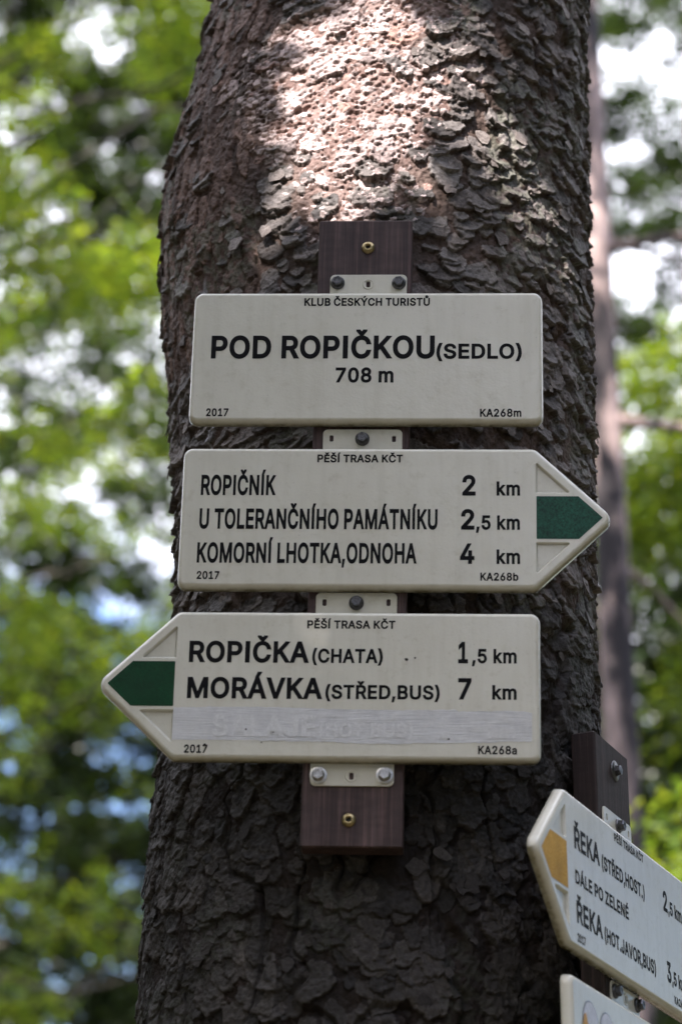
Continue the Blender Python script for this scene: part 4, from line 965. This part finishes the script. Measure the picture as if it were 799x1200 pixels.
def conifer(name, label, group, x, y, h, r, seed, crown0, width, n_br=90, per=70, leaf=.10, lean=(0, 0), bark=None, dead=None, mat=None, dens=1.0):
    """straight trunk, whorls of drooping boughs whose twigs carry needle tufts"""
    rng = np.random.default_rng(seed)
    t = thing(name, Matrix.Identity(4), label, 'tree', group)
    v, f = [], []
    tp = [(x + lean[0] * k / 10 * h, y + lean[1] * k / 10 * h, h * k / 10 - .05) for k in range(11)]
    tube(v, f, tp, [r * (1.25 if k == 0 else 1) * (1 - .93 * k / 10) + .006 for k in range(11)], 14)
    C, D, L = [], [], []
    for k in range(n_br):
        u = (k + rng.random()) / n_br; z = crown0 + (h - crown0) * u; az = rng.uniform(0, 6.283)
        ln = width * (1 - u) ** .8 * rng.uniform(.7, 1.1) + .12
        p = np.array((x + lean[0] * z, y + lean[1] * z, z)); d = np.array((math.cos(az), math.sin(az), -.25 + .5 * u))
        e = p + d * ln
        tube(v, f, bend(p, e, 4, .02, rng, .06 * ln), [.012 * (1 - u) + .008, .009, .006, .003], 5)
        m = max(4, int(per * ln * dens))
        tt = rng.uniform(.12, 1, m)
        q = p + d * (tt * ln)[:, None]; s = np.array((-d[1], d[0], 0))
        q = q + s * (rng.normal(0, .24, m) * ln * (1.1 - tt))[:, None]; q[:, 2] -= .06 * ln + rng.uniform(0, .18, m)
        C.append(q); D.append(np.tile(d, (m, 1)))
    for (z, px, py, pz, rr) in (dead or []):
        tube(v, f, bend((x + lean[0] * z, y + lean[1] * z, z), (px, py, pz), 7, .03, rng), [rr * (1 - .75 * i / 6) for i in range(7)], 7)
    me = bpy.data.meshes.new('trunk'); me.from_pydata(v, [], f); me.polygons.foreach_set('use_smooth', [True] * len(f)); me.update()
    link_mesh('trunk', me, t, [bark or BARK_BEECH])
    P = np.concatenate(C); A = np.concatenate(D) + rng.normal(0, .5, P.shape); A[:, 2] -= .25; A /= np.linalg.norm(A, axis=1)[:, None]
    S = np.cross(A, rng.normal(0, 1, P.shape)); S /= np.linalg.norm(S, axis=1)[:, None]
    lv = leaf * rng.uniform(.6, 1.4, len(P)); tone = rng.uniform(.6, 1.5, (len(P), 1)) * np.array([[1, 1, 1]])
    link_mesh('crown', leaf_mesh('crown', P, A, S, lv, lv * .16, tone), t, [mat or LEAF_DARK])
    return t

# crown of the sign-bearing spruce, high above the picture
def big_crown():
    rng = np.random.default_rng(5); P_, D_ = [], []
    for k in range(150):
        u = (k + rng.random()) / 150; z = 6.5 + 16.5 * u; az = rng.uniform(0, 6.283); ln = 1.55 * (1 - u) ** .8 + .2
        p = np.array((np.interp(z, PZ, PX), np.interp(z, PZ, PY), z)); d = np.array((math.cos(az), math.sin(az), -.35 + .6 * u)); m = int(60 * ln)
        t = rng.uniform(.1, 1, m); q = p + d * (t * ln)[:, None]; s = np.array((-d[1], d[0], 0))
        q = q + s * (rng.normal(0, .22, m) * ln * (1.1 - t))[:, None]; q[:, 2] -= rng.uniform(0, .25, m); P_.append(q); D_.append(np.tile(d, (m, 1)))
    P = np.concatenate(P_); A = np.concatenate(D_) + rng.normal(0, .5, P.shape); A[:, 2] -= .3; A /= np.linalg.norm(A, axis=1)[:, None]
    S = np.cross(A, rng.normal(0, 1, P.shape)); S /= np.linalg.norm(S, axis=1)[:, None]; lv = .16 * rng.uniform(.6, 1.4, len(P))
    link_mesh('crown', leaf_mesh('crown', P, A, S, lv, lv * .18, np.repeat(rng.uniform(.6, 1.4, (len(P), 1)), 3, 1)), SPRUCE, [LEAF_DARK])
big_crown()

sun = np.array(SUN)
def hit_plane(P, y):
    t = (P[:, 1] - y) / sun[1]
    return P[:, 0] - t * sun[0], P[:, 2] - t * sun[2]

# unseen beech: its bough shades the signs, leaves cut away for one sun patch
rng_k = np.random.default_rng(21)
FLECKS = [(.185, 3.20, .035), (.215, 3.06, .03), (.17, 2.95, .028), (.20, 3.33, .03), (-.16, 3.36, .03), (-.13, 3.02, .03), (.07, 2.96, .03), (.23, 2.90, .02)]  # extra holes cut in the bough for small sun flecks
def keep_bough(P):  # drops leaves along the sun ray to shape the lit patch
    x, z = hit_plane(P, 2.74)
    wob = (vnoise(x + 9, z, .09, .09, 77) - .5) * .45 + (vnoise(x + 9, z, .035, .035, 78) - .5) * .25
    d = np.hypot((x - .02) / .215, (z - 3.15) / .215)
    for (fx, fz, fr) in FLECKS: d = np.minimum(d, np.hypot(x - fx, z - fz) / fr * .75)
    return rng_k.random(len(P)) < sstep(.86, 1.15, d + wob)
def limb_clear(P):
    x, z = hit_plane(P, 2.74)
    return ~((np.abs(x) < .28) & (z > 2.85) & (z < 3.5))
GT = 'broadleaf trees of the forest'
c0 = np.array((0.05, 2.74, 2.75)) + sun * 3.6
broadleaf('beech_tree', 'unseen beech whose leafy bough shades the signs, its gap cut for the sun patch', GT, (-3.6, -1.6, -.05), (-3.2, -1.3, 9.5), .16,
          [(c0[0], c0[1], c0[2], 1.15, 1.0, 1.1, 1)], 560, LEAF_SHADED, 31, per=34, leaf=.075, limbs=16, clump=.12, keep=keep_bough, limb_ok=limb_clear)

FOREST = True
# ---- left of the trunk
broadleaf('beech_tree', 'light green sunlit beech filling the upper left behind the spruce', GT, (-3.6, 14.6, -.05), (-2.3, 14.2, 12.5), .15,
          [(-1.75, 14.0, 9.0, 1.9, 1.0, 2.0, 1), (-1.2, 14.3, 11.0, 1.8, 1.0, 1.2, .7)], 1700, LEAF_SUNLIT, 41, per=9, leaf=.062, Ls=(.12, .28), clump=.55, cs=.40, soft=(.85, 1.1))
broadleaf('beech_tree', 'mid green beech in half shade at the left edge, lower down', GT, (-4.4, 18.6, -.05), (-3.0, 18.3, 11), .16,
          [(-2.4, 18, 7.4, 2.3, .9, 1.9, 1), (-2.0, 18.3, 4.9, 2.2, .9, 1.6, .8)], 900, LEAF_SUNLIT, 42, per=9, leaf=.07, Ls=(.14, .30), clump=.58, cs=.45, soft=(.85, 1.1))
broadleaf('beech_tree', 'tall darker beech further back on the left, sky showing through its top', GT, (-5.2, 24, -.05), (-3.6, 24, 18), .2,
          [(-2.7, 24, 13.6, 2.6, .8, 3.3, 1), (-2.7, 24, 16.6, 2.3, .8, 2.0, .8)], 7000, LEAF_SHADED, 43, per=9, leaf=.09, Ls=(.12, .26), clump=.49, cs=.36, soft=(.96, 1.04))
broadleaf('beech_tree', 'dense dark beech low on the left with a few bluish gaps', GT, (-4.6, 22, -.05), (-3.4, 22, 11), .2,
          [(-2.6, 22, 7.6, 2.9, .8, 4.2, 1)], 8200, LEAF_SHADED, 50, per=9, leaf=.08, Ls=(.10, .22), clump=.41, cs=.28, soft=(.96, 1.04))
# ---- right of the trunk
K = 1.375
conifer('background_spruce', 'slim spruce trunk, pinkish sun dapple in its colour, with bare side branches, blurred behind on the right', 'spruces standing behind', 1.335, 11.0, 19, .099, 51, 11.0, 1.3, 60, lean=(-.006, 0), bark=BARK_SUN_DAPPLED,
        dead=[(1.6 + (q[0] - 1.6) * K, q[1] * K, 11 + (q[2] - 8) * K, 1.6 + (q[3] - 1.6) * K, q[4] * K) for q in
              ((5.55, 1.62, 7.9, 5.62, .022), (5.62, 1.5, 8.2, 5.42, .016), (4.87, 1.75, 7.8, 4.72, .024), (5.1, .55, 8.3, 5.3, .014), (4.2, .6, 8.3, 4.35, .014), (4.35, 1.3, 8.2, 4.1, .014))])
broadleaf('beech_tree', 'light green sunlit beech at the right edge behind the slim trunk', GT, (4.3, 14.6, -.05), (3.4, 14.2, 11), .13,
          [(2.45, 14, 7.0, 1.0, 1.0, .95, 1), (2.9, 14.3, 5.6, 1.0, .8, .8, .6)], 1700, LEAF_SUNLIT, 44, per=12, leaf=.062, Ls=(.16, .32), clump=.46, cs=.45, soft=(.9, 1.1))
broadleaf('beech_tree', 'small bright beech sapling low at the right edge', GT, (1.9, 9.3, -.05), (1.78, 9.2, 4.2), .035,
          [(1.78, 9.2, 3.62, .48, .45, .42, 1)], 150, LEAF_SUNLIT, 45, leaf=.06, limbs=6, clump=.3, cs=.3)
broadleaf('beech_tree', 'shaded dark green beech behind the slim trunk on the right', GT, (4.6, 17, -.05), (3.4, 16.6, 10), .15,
          [(2.6, 16.5, 6.6, 1.7, .7, 1.6, 1), (2.6, 16.5, 4.4, 1.7, .7, 1.5, 1)], 4600, LEAF_SHADED, 46, per=9, leaf=.08, Ls=(.12, .26), clump=.34, cs=.32, soft=(.96, 1.04))
broadleaf('beech_tree', 'thin grey green beech top at the upper right against the bright sky', GT, (4.6, 17.6, -.05), (3.0, 17.2, 12), .12,
          [(2.5, 17, 10.3, 1.4, .7, 2.6, 1)], 2300, LEAF_SHADED, 49, per=9, leaf=.07, Ls=(.10, .22), clump=.50, cs=.26, limbs=18, soft=(.9, 1.1))
# ---- the wood goes on to both sides
for i, (x, y, w) in enumerate(((-8.3, 22.5, 'left beyond the picture, next to the dense dark beech'), (-13.5, 21, 'farthest to the left'), (8.0, 21, 'right beyond the picture, next to the shaded beech'), (13.0, 20, 'farthest to the right'))):
    broadleaf('beech_tree', 'broad dark beech ' + w, GT, (x - .5, y, -.05), (x, y, 14), .19,
              [(x, y, 7.4, 3.2, .9, 4.2, 1), (x, y, 13.4, 3.0, .9, 3.6, .6)], 7000, LEAF_SHADED, 110 + i, per=9, leaf=.09, Ls=(.12, .26), clump=.43, cs=.4, soft=(.95, 1.05))
# ---- unseen crowns added over the picture to shade undergrowth and slim trunk
broadleaf('beech_tree', 'unseen tall beech added for shade, crown above the picture on the left', GT, (-7.2, 11.5, -.05), (-6.0, 12, 14.5), .2,
          [(-4.2, 12.4, 12.6, 2.6, 2.6, 1.4, 1), (-4.6, 15.5, 12.5, 2.0, 2.2, 1.6, .8)], 900, LEAF_SHADED, 47, leaf=.085, clump=.4, cs=.8)
broadleaf('beech_tree', 'unseen tall beech added for shade, crown above the picture on the right', GT, (4.2, 7.4, -.05), (2.6, 8.0, 12), .15,
          [(-.35, 8.1, 8.0, 1.1, 1.1, .65, 8), (-.9, 9.2, 11.6, 2.4, 1.8, 1.3, 1)], 900, LEAF_SHADED, 48, leaf=.085, clump=.35, cs=.6)
# ---- unseen beeches added round the camera to cut sky light on the signs
def keep_sun(P):  # clears a sun corridor through the added crowns
    x, z = hit_plane(P, 2.74)
    return ~((np.abs(x) < .34) & (z > 2.75) & (z < 3.6))
SHADE_RING = [(-7.0, -5.5, 10.5, 2.6, 'left, at the bend'), (-3.2, -9.5, 11.5, 2.8, 'left of the middle'), (1.8, -8.5, 11, 2.7, 'in the middle'), (6.0, -6.5, 10.5, 2.7, 'to the right'),
        (6.8, -1.0, 10, 2.6, 'beside the camera on the right'), (-6.6, .6, 9, 2.3, 'beside the camera on the left'), (5.2, 3.6, 9, 2.3, 'level with the signs on the right'), (-5.2, 4.6, 8, 2.0, 'level with the signs on the left'),
        (-3.0, -15, 15, 3.2, 'tall and further back')]
for i, (x, y, h, r, w) in enumerate(SHADE_RING):
    broadleaf('beech_tree', 'unseen beech added round the camera to cut sky light, ' + w, GT, (x, y, -.05), (x + .3, y, h * .9), .15,
              [(x, y, h * .58, r, r, h * .40, 1)] if i != 2 else [(x, y, 3.3, 2.6, 2.4, 1.6, 1), (x + .4, y, 10.2, 2.6, 2.4, 1.5, 1), (x, y, 6.6, 2.6, 2.4, 1.8, .25)], 850, LEAF_SHADED, 60 + i, per=22, leaf=.20, Ls=(.7, 1.2), limbs=10, clump=.15, cs=1.0, keep=keep_sun, limb_ok=keep_sun)  # middle beech thinned so a bright gap reflects in the signs
# ---- dark spruces that close the view
rs = np.random.default_rng(77)
SP = ['dark spruce of the far row, %s' % s for s in ('at the far left edge of the view', 'left, between the beech stems', 'left, close behind the dark beech', 'just left of the big trunk', 'hidden mostly behind the big trunk',
      'right, behind the slim trunk', 'right, at the edge of the view', 'far right, outside the dense group')]
for i in range(8):
    x = -7.2 + i * 1.95 + rs.uniform(-.4, .4); y = rs.uniform(25, 31)
    hh = (11.0, 12.4, 11.6, 12.8, 12, 12.5, 11.5, 12)[i]
    conifer('spruce_tree', SP[i], 'spruces standing behind', x, y, hh, .16, 90 + i, 1.2, 2.1, 110, per=85, leaf=.28)

# ---- unseen leaf belt added all round to block low sky light
def far_woods_screen():
    rng = np.random.default_rng(123); n = 90000
    a = rng.uniform(R(20), R(340), n); rad = rng.uniform(26, 36, n); top = 9 + 5 * vnoise(a * 40 + 50, a * 0, 3.0, 1.0, 5)
    P = np.stack([rad * np.sin(a), rad * np.cos(a), rng.uniform(0, 1, n) ** .85 * top], 1)
    A = rng.normal(0, 1, (n, 3)); A /= np.linalg.norm(A, axis=1)[:, None]; S = np.cross(A, rng.normal(0, 1, (n, 3))); S /= np.linalg.norm(S, axis=1)[:, None]
    L = rng.uniform(.24, .44, n); o = link_mesh('far_woods_screen', leaf_mesh('far_woods_screen', P, A, S, L, L * .33, np.repeat(rng.uniform(.5, 1.4, (n, 1)), 3, 1)), None, [LEAF_DARK]); tag(o, kind='stuff')
far_woods_screen()
